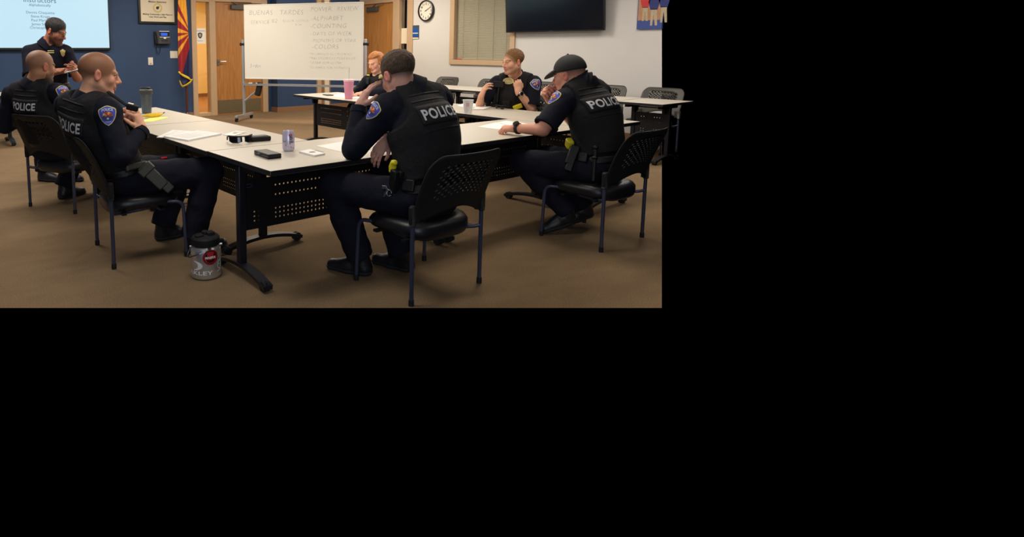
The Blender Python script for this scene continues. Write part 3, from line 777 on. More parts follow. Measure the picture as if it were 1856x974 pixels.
dup(ch, (5.80, 4.36, 0), R90 + .15, 'black chair under the officer facing us at right')
dup(ch, (5.78, 6.72, 0), R90, 'black chair under the woman at the whiteboard end')
# the empty row by the white wall
cw = make_chair('back_plastic', 'empty chair at the white wall, leftmost of the row below the window')
def wallchair(k, px, py, lab, first=False):
    P = atu(px, py, 8.62)
    if first: cw.location = (8.36, P.y, 0); cw.rotation_euler = (0, 0, R90)
    else: dup(cw, (8.36, P.y, 0), R90, lab)
wallchair(0, 806, 140, '', True)
wallchair(1, 886, 140, 'empty chair at the white wall just left of the officer facing us at right')
wallchair(2, 986, 147, 'empty chair at the white wall showing between the two officers on the right')
wallchair(3, 1098, 152, 'empty chair at the white wall peeking over the capped officer')
wallchair(4, 1197, 160, 'empty chair at the white wall cut by the right border')

# ------------------------------------------------------------------ things on the tables
def onT(px, py): return atz(px, py, TT)
# soda can
P = onT(523, 273.5)
cn = thing('soda_can', 'pale lavender printed soda can standing on the front table', 'can', (P.x, P.y, TT))
R_, H_ = .040, .132
ob('body', lathe(BM(), [(.0, .004), (.026, .004), (.030, 0), (R_ - .003, .010), (R_, .018), (R_, H_ - .018), (.031, H_ - .003), (.031, H_), (.028, H_), (.027, H_ - .005), (0, H_ - .005)], 32), 'can_print', cn)
cdir = V((-P.x, -P.y, 0)).normalized(); a0 = math.atan2(cdir.y, cdir.x)
def on_can(bm, vs, fs, z, da, mi, r=R_ + .0004):
    bv = []
    for v in vs:
        a = a0 + da + v[0] / r; bv.append(bm.verts.new((r * math.cos(a), r * math.sin(a), z + v[1])))
    for f in fs:
        try: bm.faces.new([bv[i] for i in f]).material_index = mi
        except ValueError: pass
b = BM(); rnd = random.Random(3)
for k in range(26):
    s = rnd.choice((.002, .003, .0045)); n = 8
    on_can(b, [(s * math.cos(2 * PI * i / n), s * math.sin(2 * PI * i / n)) for i in range(n)], [tuple(range(n))], rnd.uniform(.02, .11), rnd.uniform(-1.4, 1.4), 0)
on_can(b, [(.012 * math.cos(2 * PI * i / 10), .010 * math.sin(2 * PI * i / 10)) for i in range(10)], [tuple(range(10))], .106, .35, 2)
ob('dots', b, ['can_dots', 'can_ink', 'red'], cn, smooth=0)
b = BM(); vs, fs = text_geo('b', .042, .001); on_can(b, vs, fs, .078, .42, 0, R_ + .0007); vs, fs = text_geo('u', .03, .0005); on_can(b, vs, fs, .058, .62, 0, R_ + .0007)
vs, fs = text_geo('b', .026); on_can(b, vs, fs, .056, .30, 0, R_ + .0007); vs = [(x, -.010 + .012 * (x / .016) ** 2 + w) for w in (0, .003) for x in np.linspace(-.016, .016, 9)]; on_can(b, vs, [(i, i + 1, i + 10, i + 9) for i in range(8)], .072, -.75, 0, R_ + .0007)
ob('lettering', b, 'can_ink', cn, smooth=0)
b = BM(); obox(b, (0, .006, H_ - .002), (.012, .022, .002)); ob('pull_tab', b, 'alu', cn)
# zip case
def zipcase(name, label, cat, pix, hgt, m, zip_=True):
    q = [onT(*p) for p in pix]; c = sum(q, V()) / 4; t = thing(name, label, cat, (c.x, c.y, TT))
    ux = (q[1] - q[0]).normalized(); uy = Z.cross(ux); L_ = ((q[1] - q[0]).length + (q[2] - q[3]).length) / 2; W_ = ((q[3] - q[0]).length + (q[2] - q[1]).length) / 2
    b = BM(); obox(b, (0, 0, hgt * .25), (L_, W_, hgt * .46), (ux, uy, Z)); ob('lower_shell', b, m, t, bevel=.012, segs=3)
    b = BM(); obox(b, (0, 0, hgt * .76), (L_, W_, hgt * .46), (ux, uy, Z)); ob('lid', b, m, t, bevel=.012, segs=3)
    b = BM(); obox(b, (0, 0, hgt * .5), (L_ * .99, W_ * .99, hgt * .14), (ux, uy, Z)); ob('zipper', b, 'grey_plastic', t, bevel=.003)
    return t, ux, uy, L_, W_
t, ux, uy, L_, W_ = zipcase('zip_case', 'flat black zip case lying on the front table left of the can', 'case', [(462, 281), (488, 290), (509, 286.5), (482, 277.5)], .030, 'leather')
b = BM(); obox(b, -uy * (W_ / 2 + .001) + V((0, 0, .020)) - ux * .03, (.012, .006, .008), (ux, uy, Z)); obox(b, -uy * (W_ / 2 + .001) + V((0, 0, .020)) - ux * .01, (.008, .006, .008), (ux, uy, Z)); ob('zip_pull', b, 'chrome', t)
# glasses case with sunglasses in front of it
q0, q1 = onT(455, 257.5), onT(489, 255)
gc = thing('glasses_case', 'black open pouch behind the sunglasses on the corner table', 'case', ((q0.x + q1.x) / 2, (q0.y + q1.y) / 2, TT))
ux = (q1 - q0).normalized(); uy = Z.cross(ux)
b = BM(); obox(b, uy * .03 + V((0, 0, .018)), (.155, .09, .034), (ux, uy, Z)); ob('body', b, 'leather', gc, bevel=.009, segs=3)
b = BM(); obox(b, uy * .034 + V((0, 0, .0365)), (.12, .06, .004), (ux, uy, Z)); ob('flap', b, 'grey_plastic', gc, bevel=.0015)
P = onT(440, 260)
sgl = thing('sunglasses', 'black wraparound sunglasses on the table beside the black pouch', 'sunglasses', (P.x, P.y, TT))
def lens_band(ux, uy, r, z0, z1, tilt=.18):
    b = BM(); NA, NZ = 30, 8
    for s in (-1, 1):
        g = []
        for i in range(NA + 1):
            t = i / NA; a = math.radians(6 + 66 * t); row = []
            lo = z0 + .010 * max(0, .28 - t) / .28 + .014 * max(0, (t - .6) / .4) ** 2; hi = z1 - .004 * max(0, (t - .6) / .4) ** 2
            for k in range(NZ + 1):
                z = lo + (hi - lo) * k / NZ
                row.append(b.verts.new(ux * (s * r * math.sin(a)) - uy * (r * (math.cos(a) - .75) - .004 * s * 0) + Z * z + uy * (z * tilt)))
            g.append(row)
        for i in range(NA):
            for k in range(NZ): b.faces.new((g[i][k], g[i][k + 1], g[i + 1][k + 1], g[i + 1][k]))
    return b
b = lens_band(ux, uy, .088, .004, .050)
ob('lens', b, 'tv_glass', sgl, solid=.004)
b = BM(); tube(b, [ux * (.088 * math.sin(math.radians(q))) - uy * (.088 * (math.cos(math.radians(q)) - .75)) + Z * .051 + uy * .009 for q in range(-74, 75, 6)], .0045, 8); ob('frame', b, 'black_rubber', sgl)
b = BM()
for s in (-1, 1): tube(b, [ux * (s * .084) + uy * .045 + Z * .050, ux * (s * .083) + uy * .085 + Z * .042, ux * (s * .072) + uy * .125 + Z * .014], .005, 8)
ob('temple', b, 'black_rubber', sgl)
# sheets
def sheet(name, label, cat, pix, th=.0012, m='paper', z=0., lines=0, group=None, curl=0):
    q = [atz(p[0], p[1], TT + z) for p in pix]; c = sum(q, V()) / 4
    t = thing(name, label, cat, (c.x, c.y, TT + z), group=group)
    b = BM(); lo = [b.verts.new((p.x - c.x, p.y - c.y, .0004)) for p in q]; hi = [b.verts.new((p.x - c.x, p.y - c.y, th)) for p in q]
    b.faces.new(lo[::-1]); b.faces.new(hi)
    for i in range(4): b.faces.new((lo[i], lo[(i + 1) % 4], hi[(i + 1) % 4], hi[i]))
    ob('page', b, m, t, smooth=0)
    if lines:
        b = BM(); a, bb, d, e = [V((p.x - c.x, p.y - c.y, th + .0003)) for p in q]
        for k in range(lines):
            f = .14 + .74 * k / lines
            l0 = a + (e - a) * f; l1 = bb + (d - bb) * f; l2 = a + (e - a) * (f + .22 / lines); l3 = bb + (d - bb) * (f + .22 / lines)
            w1 = .9 if k % 3 else .6
            vs = [l0 + (l1 - l0) * .1, l0 + (l1 - l0) * w1, l2 + (l3 - l2) * w1, l2 + (l3 - l2) * .1]
            b.faces.new([b.verts.new(v) for v in vs])
        ob('print_lines', b, 'paper_grey', t, smooth=0)
    return t
sheet('paper_stack', 'left white handout stack at the elbow of the shaved officer', 'paper', [(284, 250), (313, 237), (350, 239.2), (294, 250.2)], .006, lines=6)
sheet('paper_stack', 'thick white handout stack with printed lines beside the card booklet', 'paper', [(297, 249.5), (358, 239), (402, 244.5), (341, 256.5)], .011, lines=8)
def booklet(label, pix, th):
    t = sheet('note_card', label, 'card', pix, th, group=None)
    q = [atz(p[0], p[1], TT) for p in pix]; c = sum(q, V()) / 4
    ux = (q[1] - q[0]).normalized(); uy = Z.cross(ux)
    b = BM(); prism(b, shield(.022), (0, 0, th + .0002), ux, uy, .0006); ob('emblem', b, 'dark_plastic', t, smooth=0)
    b = BM(); obox(b, uy * .055 + V((0, 0, th + .0006)), (.10, .010, .0008), (ux, uy, Z)); ob('heading', b, 'grey_plastic', t, smooth=0)
    return t
booklet('small white emblem card between the paper stacks and the sunglasses', [(404, 245.2), (424, 246.8), (446, 240.2), (428, 238)], .004)
booklet('thick white emblem notepad to the right of the soda can', [(542, 277), (570, 284.5), (589, 280.8), (562, 273)], .010)
sheet('paper_sheet', 'white sheet under the left elbow of the foreground officer', 'paper', [(573, 265), (640, 281), (700, 262), (640, 254)], .002)
# far end of the left row
P = onT(266, 205.5)
bt = thing('shaker_bottle', 'tall smoky translucent shaker bottle at the far end of left row', 'bottle', (P.x, P.y, TT))
ob('cup', lathe(BM(), [(0, .002), (.046, .002), (.048, .012), (.050, .06), (.058, .20), (.0585, .205), (0, .205)], 28), 'smoke_plastic', bt)
ob('lid', lathe(BM(), [(.060, .195), (.066, .20), (.066, .235), (.058, .245), (0, .247)], 28), 'grey_plastic', bt)
b = BM(); cyl(b, (.03, 0, .245), (.03, 0, .262), .018); obox(b, (-.01, 0, .258), (.10, .03, .014)); ob('flip_cap', b, 'dark_plastic', bt, bevel=.004)
q = onT(281, 213); sheet('yellow_pad', 'pale yellow sheet under the banana', 'paper', [(250, 222), (276, 221), (307, 213.5), (282, 211)], .003, 'yellow_paper')
bn = thing('banana', 'ripe yellow banana lying on a pale yellow sheet', 'banana', (q.x, q.y, TT + .003))
dxy = (onT(298, 209.5) - onT(262, 214)); dxy.z = 0; L_ = dxy.length * 1.0; dxy.normalize(); nn = Z.cross(dxy)
pts = [dxy * (L_ * (k / 8 - .5)) + nn * (.03 * ((k / 4 - 1) ** 2)) + Z * .021 for k in range(9)]
b = BM(); tube(b, pts, [.008, .017, .021, .0215, .0215, .0215, .020, .014, .007], 6); ob('peel', b, 'banana_yellow', bn, smooth=30)
b = BM(); e = pts[-1]; tube(b, [e, e + dxy * .02 + nn * .006 + Z * .004, e + dxy * .036 + nn * .012 + Z * .008], [.007, .005, .0055], 6); ob('stem', b, 'brown_dark', bn)
# pink tumbler
P = onT(632, 179.5)
tm = thing('pink_tumbler', 'tall pink insulated tumbler with straw on the far table', 'tumbler', (P.x, P.y, TT))
h = .255
ob('body', lathe(BM(), [(0, 0), (.046, 0), (.050, .006), (.066, h - .035), (.066, h - .03), (0, h - .03)], 32), 'pink', tm)
ob('lid', lathe(BM(), [(.066, h - .03), (.069, h - .026), (.069, h - .004), (.062, h), (0, h)], 32), 'pink_light', tm)
b = BM(); cyl(b, (0, 0, h - .01), (.004, -.004, h + .15), .0045, n=10); ob('straw', b, 'paper_grey', tm)
# phone and papers at that end
q = [atz(x, y, TT) for x, y in ((583, 172.5), (596, 175), (606, 173.2), (594, 170.8))]; c = sum(q, V()) / 4
mp = thing('mobile_phone', 'dark phone lying at the far end beside the pink tumbler', 'phone', (c.x, c.y, TT))
ux = (q[1] - q[0]).normalized(); uy = Z.cross(ux)
b = BM(); obox(b, (0, 0, .006), (.18, .10, .010), (ux, uy, Z)); ob('case', b, 'black_rubber', mp, bevel=.004)
b = BM(); obox(b, (0, 0, .0114), (.165, .088, .001), (ux, uy, Z)); ob('glass_face', b, 'tv_glass', mp, smooth=0)
sheet('paper_sheet', 'white sheet between the phone and the pink tumbler', 'paper', [(603, 174.6), (626, 177.4), (640, 172), (612, 170)], .002)
sheet('paper_sheet', 'white sheet right of the pink tumbler before the woman', 'paper', [(640, 177.5), (668, 181), (690, 175), (650, 170.5)], .002)
# paper cup
P = onT(848, 206)
pc = thing('paper_cup', 'white paper cup with pink mark on the middle row table', 'cup', (P.x, P.y, TT))
ob('cup', lathe(BM(), [(0, .004), (.036, .004), (.037, 0), (.0375, .004), (.053, .135), (.055, .137), (.055, .141), (.051, .141), (.049, .12), (0, .12)], 32), 'white_plastic', pc)
cdir = V((-P.x, -P.y, 0)).normalized(); a0 = math.atan2(cdir.y, cdir.x)
b = BM()
def on_cup(x0, x1, z0, z1):
    bv = []
    for x, z in ((x0, z0), (x1, z0), (x1, z1), (x0, z1)):
        r = .0375 + (.053 - .0375) * (z / .135) + .0008; a = a0 + x / r; bv.append(b.verts.new((r * math.cos(a), r * math.sin(a), z)))
    b.faces.new(bv)
for zz in (.078, .090, .102):
    for k in range(3): on_cup(-.018 + .011 * k, -.009 + .011 * k, zz, zz + .008)
on_cup(-.016, .012, .064, .070); on_cup(-.012, .010, .115, .120); on_cup(-.012, .010, .035, .038)
ob('pink_print', b, 'pink', pc, smooth=0)
b = BM(); cyl(b, (0, 0, .1205), (0, 0, .1215), .047, n=24); ob('drink', b, 'brown_dark', pc)
sheet('paper_sheet', 'white sheet behind the paper cup', 'paper', [(829, 192), (850, 196), (885, 191.5), (845, 186)], .002, lines=5)
sheet('paper_sheet', 'white sheet to the right of the paper cup', 'paper', [(856, 198), (876, 198.6), (891, 194), (868, 191.5)], .003, z=.0025)
P = onT(906, 198)
kf = thing('sunglasses', 'dark sunglasses on the table before the officer facing us at right', 'sunglasses', (P.x, P.y, TT))
ux = (onT(918, 200) - onT(888, 196)).normalized(); uy = Z.cross(ux)
b = BM()
for s in (-1, 1):
    tube(b, [ux * (s * x) + uy * y + Z * .024 for x, y in ((.010, -.012), (.035, -.016), (.058, -.006), (.066, .014))], [.006, .021, .021, .008], 10, flat=.32, up=Z)
ob('lens', b, 'tv_glass', kf)
b = BM(); tube(b, [ux * x + uy * y + Z * .04 for x, y in ((-.07, .02), (-.06, -.008), (-.03, -.018), (0, -.012), (.03, -.018), (.06, -.008), (.07, .02))], .0045, 8); ob('frame', b, 'black_rubber', kf)
b = BM()
for s in (-1, 1): tube(b, [ux * (s * .069) + uy * .02 + Z * .038, ux * (s * .068) + uy * .07 + Z * .034, ux * (s * .06) + uy * .13 + Z * .006], .004, 8)
ob('temple', b, 'black_rubber', kf)
sheet('paper_sheet', 'white sheet under the hand of the capped officer', 'paper', [(866, 230), (900, 222.2), (948, 228), (940, 239.5)], .002, lines=0)
sheet('paper_sheet', 'white sheet behind the wrist of the capped officer', 'paper', [(899, 222.6), (918, 219.5), (962, 226), (944, 231)], .003, z=.0025)

# ------------------------------------------------------------------ steel jug on the floor
P = atz(379, 506, 0); P = V((P.x - .035, P.y, 0)) + V((FH.x, FH.y, 0)) * .08
jg = thing('steel_jug', 'round steel jug with black lid and red sticker standing on carpet by table leg', 'jug', (P.x, P.y, 0))
jr, jh = .092, .205
ob('body', lathe(BM(), [(0, .003), (jr - .008, .003), (jr - .001, .008), (jr, .02), (jr, jh - .03), (jr - .006, jh - .012), (jr - .020, jh), (jr - .022, jh + .006), (0, jh + .006)], 48), 'steel', jg)
b = BM(); lathe(b, [(jr - .010, jh - .004), (jr - .006, jh + .002), (jr - .006, jh + .040), (jr - .014, jh + .050), (0, jh + .052)], 36); ob('lid', b, 'black_rubber', jg)
b = BM(); obox(b, (.03, -.0, jh + .060), (.045, .05, .022)); obox(b, (-.04, 0, jh + .056), (.05, .03, .012)); cyl(b, (.01, .03, jh + .05), (.01, .03, jh + .072), .02); ob('spout_cap', b, 'black_rubber', jg, bevel=.004)
jd = V((-P.x, -P.y, 0)).normalized(); a0 = math.atan2(jd.y, jd.x)
def jp(da, z, r=jr + .006): return V((r * math.cos(a0 + da), r * math.sin(a0 + da), z))
b = BM()
sd = V((math.cos(a0 + 1.57), math.sin(a0 + 1.57), 0))
pts = [jp(1.62, jh + .0, jr + .004)]
left = jp(-1.45, jh + .005, jr + .004)
tube(b, [jp(.22, jh - .008, jr + .004), jp(-.35, jh - .03, jr + .022), jp(-.9, jh - .055, jr + .032), jp(-1.35, jh - .064, jr + .022), jp(-1.6, jh - .05, jr + .012), jp(-1.75, jh - .02, jr - .0)], .0042, 8)
ob('wire_handle', b, 'chrome', jg)
b = BM(); cyl(b, jp(.22, jh - .008, jr - .012), jp(.22, jh - .008, jr + .008), .009); cyl(b, jp(-1.75, jh - .02, jr - .012), jp(-1.75, jh - .02, jr + .006), .009); cyl(b, jp(1.5, jh - .008, jr - .02), jp(1.5, jh - .008, jr + .008), .009); ob('handle_lug', b, 'chrome', jg)
def on_jug(bm, vs, fs, z, da, mi, r=jr + .0006):
    vs, fs = densify(vs, fs, .012)
    bv = []
    for v in vs:
        a = a0 + da + v[0] / r; bv.append(bm.verts.new((r * math.cos(a), r * math.sin(a), z + v[1])))
    for f in fs:
        try: bm.faces.new([bv[i] for i in f]).material_index = mi
        except ValueError: pass
def disc(bm, rx, ry, z, da, mi, r, n=28, ri=0.):
    rings_ = [0.001, .4, .75, 1.] if not ri else [ri, 1.]
    vs = [(rx * q * math.cos(2 * PI * i / n), ry * q * math.sin(2 * PI * i / n)) for q in rings_ for i in range(n)]
    fs = [(k * n + i, k * n + (i + 1) % n, (k + 1) * n + (i + 1) % n, (k + 1) * n + i) for k in range(len(rings_) - 1) for i in range(n)]
    on_jug(bm, vs, fs, z, da, mi, r)
SZ, SA = .143, .30
b = BM(); disc(b, .050, .048, SZ, SA, 0, jr + .0006); disc(b, .044, .042, SZ, SA, 1, jr + .0010, ri=.88)
on_jug(b, [(-.010, -.002), (.010, -.002), (.010, .030), (-.010, .030)], [(0, 1, 2, 3)], SZ, SA, 0, jr + .0016)
for s in (-1, 1): on_jug(b, [(s * .034, .006), (s * .018, .006), (s * .022, .026), (s * .029, .022)], [(0, 1, 2, 3)], SZ, SA, 1, jr + .0014)
on_jug(b, [(-.030, -.010), (-.02, -.028), (0, -.034), (.02, -.028), (.030, -.010), (0, -.016)], [(0, 1, 5), (1, 2, 5), (2, 3, 5), (3, 4, 5)], SZ, SA, 1, jr + .0014)
vs, fs = text_geo('MAGPUL', .017, .0012); on_jug(b, vs, fs, SZ - .006, SA, 2, jr + .002)
ob('sticker', b, ['red', 'bezel', 'white_plastic'], jg, smooth=0)
b = BM(); n = 40
vs, fs = text_geo('OAKLEY', .033, .0009, space=1.12)
hw_ = max(v.x for v in vs); vs = [(v.x * .108 / hw_, v.y) for v in vs]; on_jug(b, vs, fs, .036, -.72, 0, jr + .0012)
# swoosh ellipse with open left side
pts = []
for k in range(n + 1):
    a = -1.45 + 2.9 * k / n; o_ = (.066 * math.cos(a) - .03, .030 * math.sin(a)); i_ = (.066 * math.cos(a) - .03 - .030 * max(.02, math.cos(a)), .030 * math.sin(a) * .80)
    pts += [o_, i_]
on_jug(b, pts, [(2 * k, 2 * k + 2, 2 * k + 3, 2 * k + 1) for k in range(n)], .092, -.62, 0, jr + .0008)
disc(b, .021, .030, .088, 1.02, 0, jr + .0008, ri=.86); disc(b, .014, .012, .098, 1.02, 0, jr + .0008, ri=.8)
on_jug(b, [(-.024, -.002), (.022, .004), (.022, .009), (-.018, .004)], [(0, 1, 2, 3)], .047, 1.02, 0, jr + .0008)
ob('white_print', b, 'white_plastic', jg, smooth=0)
# ------------------------------------------------------------------ smooth solid bodies (distance fields meshed with surface nets)
def A3(p): return np.array([p[0], p[1], p[2]], dtype=np.float32)
class Field:
    def __init__(s, lo, hi, h):
        s.lo = A3(lo); s.h = h
        s.n = np.ceil((A3(hi) - s.lo) / h).astype(int) + 1
        s.sk = np.full(s.n, .3, np.float32); s.cl = np.full(s.n, .3, np.float32); s.d = np.full(s.n, 1.0, np.float32); s.m = np.zeros(s.n, np.uint8)
    def sub(s, lo, hi):
        i0 = np.clip(np.floor((A3(lo) - s.lo) / s.h).astype(int), 0, s.n - 1)
        i1 = np.clip(np.ceil((A3(hi) - s.lo) / s.h).astype(int) + 1, 1, s.n)
        sl = tuple(slice(a, b) for a, b in zip(i0, i1))
        g = [s.lo[k] + s.h * np.arange(i0[k], i1[k], dtype=np.float32) for k in range(3)]
        return sl, (g[0][:, None, None], g[1][None, :, None], g[2][None, None, :])
    def cy(s, a, b, ra, rb=None, k=.006, mid=0):
        rb = ra if rb is None else rb
        a, b = A3(a), A3(b); ba = b - a; L = float(np.sqrt(ba @ ba)); u = ba / L; r = max(ra, rb)
        def fn(x, y, z):
            px, py, pz = x - a[0], y - a[1], z - a[2]
            t = px * u[0] + py * u[1] + pz * u[2]
            q = np.sqrt(np.maximum(px * px + py * py + pz * pz - t * t, 0)) - (ra + (rb - ra) * np.clip(t / L, 0, 1)) + .006; w = np.abs(t - L / 2) - L / 2 + .006
            return np.sqrt(np.maximum(q, 0) ** 2 + np.maximum(w, 0) ** 2) + np.minimum(np.maximum(q, w), 0) - .006
        s.put(fn, np.minimum(a, b) - r, np.maximum(a, b) + r, k, mid)
    def put(s, fn, lo, hi, k=.02, mid=0, cut=False):
        mg = max(k, 3 * s.h) + .01
        sl, g = s.sub([v - mg for v in lo], [v + mg for v in hi])
        if min(s.d[sl].shape) == 0: return
        new = fn(*g).astype(np.float32); old = s.d[sl]
        if cut:
            new = -new; w = np.maximum(k - np.abs(old - new), 0) / k
            s.d[sl] = np.maximum(old, new) + w * w * k * .25
        else:
            w = np.maximum(k - np.abs(old - new), 0) / k
            if mid == 1: s.sk[sl] = np.minimum(s.sk[sl], new)
            else: s.cl[sl] = np.minimum(s.cl[sl], new)
            s.m[sl] = np.where(new < old, mid, s.m[sl])
            s.d[sl] = np.minimum(old, new) - w * w * k * .25
    def rc(s, a, b, ra, rb=None, k=.02, mid=0, cut=False):
        rb = ra if rb is None else rb
        a, b = A3(a), A3(b); ba = b - a; L2 = max(float(ba @ ba), 1e-9); r = max(ra, rb)
        def fn(x, y, z):
            px, py, pz = x - a[0], y - a[1], z - a[2]
            t = np.clip((px * ba[0] + py * ba[1] + pz * ba[2]) / L2, 0, 1)
            return np.sqrt((px - t * ba[0]) ** 2 + (py - t * ba[1]) ** 2 + (pz - t * ba[2]) ** 2) - (ra + (rb - ra) * t)
        s.put(fn, np.minimum(a, b) - r, np.maximum(a, b) + r, k, mid, cut)
    def el(s, c, r, M=None, k=.02, mid=0, cut=False):
        c = A3(c); M = M or (X, Y, Z); m = [A3(q) for q in M]; R = max(r)
        def fn(x, y, z):
            px, py, pz = x - c[0], y - c[1], z - c[2]
            q = [px * v[0] + py * v[1] + pz * v[2] for v in m]
            k0 = np.sqrt(sum((q[i] / r[i]) ** 2 for i in range(3))); k1 = np.sqrt(sum((q[i] / r[i] ** 2) ** 2 for i in range(3))) + 1e-6
            return k0 * (k0 - 1) / k1
        s.put(fn, c - R, c + R, k, mid, cut)
    def bx(s, c, half, M=None, rnd=.005, k=.01, mid=0, cut=False):
        c = A3(c); M = M or (X, Y, Z); m = [A3(q) for q in M]; R = sum(half)
        def fn(x, y, z):
            px, py, pz = x - c[0], y - c[1], z - c[2]
            q = [np.abs(px * v[0] + py * v[1] + pz * v[2]) - half[i] + rnd for i, v in enumerate(m)]
            return np.sqrt(sum(np.maximum(w, 0) ** 2 for w in q)) + np.minimum(np.maximum(np.maximum(q[0], q[1]), q[2]), 0) - rnd
        s.put(fn, c - R, c + R, k, mid, cut)
    def clip(s, fn, k=.01):
        """keep only where fn < 0"""
        sl, g = s.sub(s.lo, s.lo + s.h * s.n)
        new = fn(*g); w = np.maximum(k - np.abs(s.d - new), 0) / k
        s.d = (np.maximum(s.d, new) + w * w * k * .25).astype(np.float32)
    def mesh(s):
        d = s.d; S = d < 0
        n = d.shape
        corners = [(i, j, k) for i in (0, 1) for j in (0, 1) for k in (0, 1)]
        cnt = np.zeros((n[0] - 1, n[1] - 1, n[2] - 1), np.uint8)
        for i, j, k in corners: cnt += S[i:n[0] - 1 + i, j:n[1] - 1 + j, k:n[2] - 1 + k]
        act = np.argwhere((cnt > 0) & (cnt < 8))
        idx = np.full(cnt.shape, -1, np.int32); idx[tuple(act.T)] = np.arange(len(act))
        val = {c: d[act[:, 0] + c[0], act[:, 1] + c[1], act[:, 2] + c[2]] for c in corners}
        acc = np.zeros((len(act), 3), np.float32); num = np.zeros(len(act), np.float32)
        for c in corners:
            for ax in range(3):
                if c[ax]: continue
                e = list(c); e[ax] = 1; e = tuple(e)
                va, vb = val[c], val[e]; x = (va < 0) != (vb < 0)
                t = np.where(x, va / np.where(np.abs(va - vb) < 1e-9, 1, va - vb), 0)
                p = np.tile(np.array(c, np.float32), (len(act), 1)); p[:, ax] = t
                acc += p * x[:, None]; num += x
        vs = s.lo + s.h * (act + acc / num[:, None])
        vm = s.m[act[:, 0], act[:, 1], act[:, 2]]
        # closest corner's id reads best
        best = np.full(len(act), 9., np.float32)
        for c in corners:
            q = np.abs(val[c]); w = q < best; best = np.where(w, q, best); vm = np.where(w, s.m[act[:, 0] + c[0], act[:, 1] + c[1], act[:, 2] + c[2]], vm)
        F = []
        for ax in range(3):
            a, b = (ax + 1) % 3, (ax + 2) % 3
            s0 = [slice(None)] * 3; s1 = [slice(None)] * 3
            s0[ax] = slice(0, n[ax] - 1); s1[ax] = slice(1, n[ax])
            D = S[tuple(s0)] != S[tuple(s1)]
            e = np.argwhere(D); e = e[(e[:, a] > 0) & (e[:, b] > 0) & (e[:, a] < n[a] - 1) & (e[:, b] < n[b] - 1)]
            ins = S[tuple(e.T)]
            def at(da, db):
                q = e.copy(); q[:, a] -= da; q[:, b] -= db; return idx[tuple(q.T)]
            f = np.stack([at(1, 1), at(0, 1), at(0, 0), at(1, 0)], 1)
            f[~ins] = f[~ins][:, ::-1]
            F.append(f)
        F = np.concatenate(F); F = F[(F >= 0).all(1)]
        return vs.astype(np.float32), F, vm
def field_ob(name, F, mats, parent=None, base=V((0, 0, 0)), tint=None, smooth_it=0):
    vs, fs, vm = F.mesh()
    if smooth_it:
        for _ in range(smooth_it):
            acc = np.zeros_like(vs); c = np.zeros(len(vs), np.float32)
            for a, b in ((0, 1), (1, 2), (2, 3), (3, 0)):
                np.add.at(acc, fs[:, a], vs[fs[:, b]]); np.add.at(acc, fs[:, b], vs[fs[:, a]]); np.add.at(c, fs[:, a], 1); np.add.at(c, fs[:, b], 1)
            vs = vs * .5 + .5 * acc / np.maximum(c, 1)[:, None]
    fm = vm[fs[:, 0]].astype(np.int32)
    if len(mats) > 1:
        # the border between skin and cloth follows the zero line of their two distances
        D = F.sk - F.cl
        def smp(p):
            q = (p - F.lo) / F.h; i = np.clip(np.floor(q).astype(int), 0, F.n - 2); t = q - i; r = 0
            for a in (0, 1):
                for b in (0, 1):
                    for c in (0, 1):
                        w = (t[:, 0] if a else 1 - t[:, 0]) * (t[:, 1] if b else 1 - t[:, 1]) * (t[:, 2] if c else 1 - t[:, 2])
                        r = r + w * D[i[:, 0] + a, i[:, 1] + b, i[:, 2] + c]
            return r
        v = smp(vs); skf = v[fs].mean(1) < 0
        nonskin = np.where(vm[fs] == 1, 0, vm[fs]).max(1)
        fm = np.where(skf, 1, nonskin).astype(np.int32)
        has = np.zeros((len(vs), 2), bool); has[fs[skf].ravel(), 0] = True; has[fs[~skf].ravel(), 1] = True
        bi = np.where(has.all(1))[0]
        for _ in range(3):
            p = vs[bi]; e = F.h * .6; g = np.stack([(smp(p + d * e) - smp(p - d * e)) / (2 * e) for d in np.eye(3, dtype=np.float32)], 1)
            st = smp(p)[:, None] * g / np.maximum((g * g).sum(1), .05)[:, None]
            ln = np.linalg.norm(st, axis=1, keepdims=True); vs[bi] = p - st * np.minimum(1, F.h * .6 / np.maximum(ln, 1e-6))
    me = bpy.data.meshes.new(name)
    me.vertices.add(len(vs)); me.vertices.foreach_set('co', (vs - A3(base)).ravel())
    me.loops.add(len(fs) * 4); me.loops.foreach_set('vertex_index', fs.ravel().astype(np.int32))
    me.polygons.add(len(fs)); me.polygons.foreach_set('loop_start', np.arange(0, len(fs) * 4, 4, dtype=np.int32)); me.polygons.foreach_set('loop_total', np.full(len(fs), 4, np.int32))
    for q in mats: me.materials.append(MATS[q])
    if len(mats) > 1: me.polygons.foreach_set('material_index', fm)
    me.polygons.foreach_set('use_smooth', np.ones(len(fs), bool))
    me.update(calc_edges=True)
    if tint is not None:
        at = me.attributes.new('tint', 'FLOAT_COLOR', 'POINT')
        col = np.ones((len(vs), 4), np.float32); col[:, :3] = tint(vs)
        at.data.foreach_set('color', col.ravel())
    o = bpy.data.objects.new(name, me); COL.objects.link(o)
    if parent: o.parent = parent
    return o, vs, fs
def frame(fwd, up):
    fwd = V(fwd).normalized(); up = V(up); up = (up - fwd * up.dot(fwd)).normalized(); return fwd.cross(up), fwd, up
def lerp(a, b, t): return V(a) + (V(b) - V(a)) * t
def jagged(x, y, z, f, a):
    return a * (np.sin(x * f + 1.7 * np.sin(z * f * .7)) * np.sin(y * f * 1.1 + .9) * np.sin(z * f * .9 + 1.3 * np.sin(x * f * .6)))

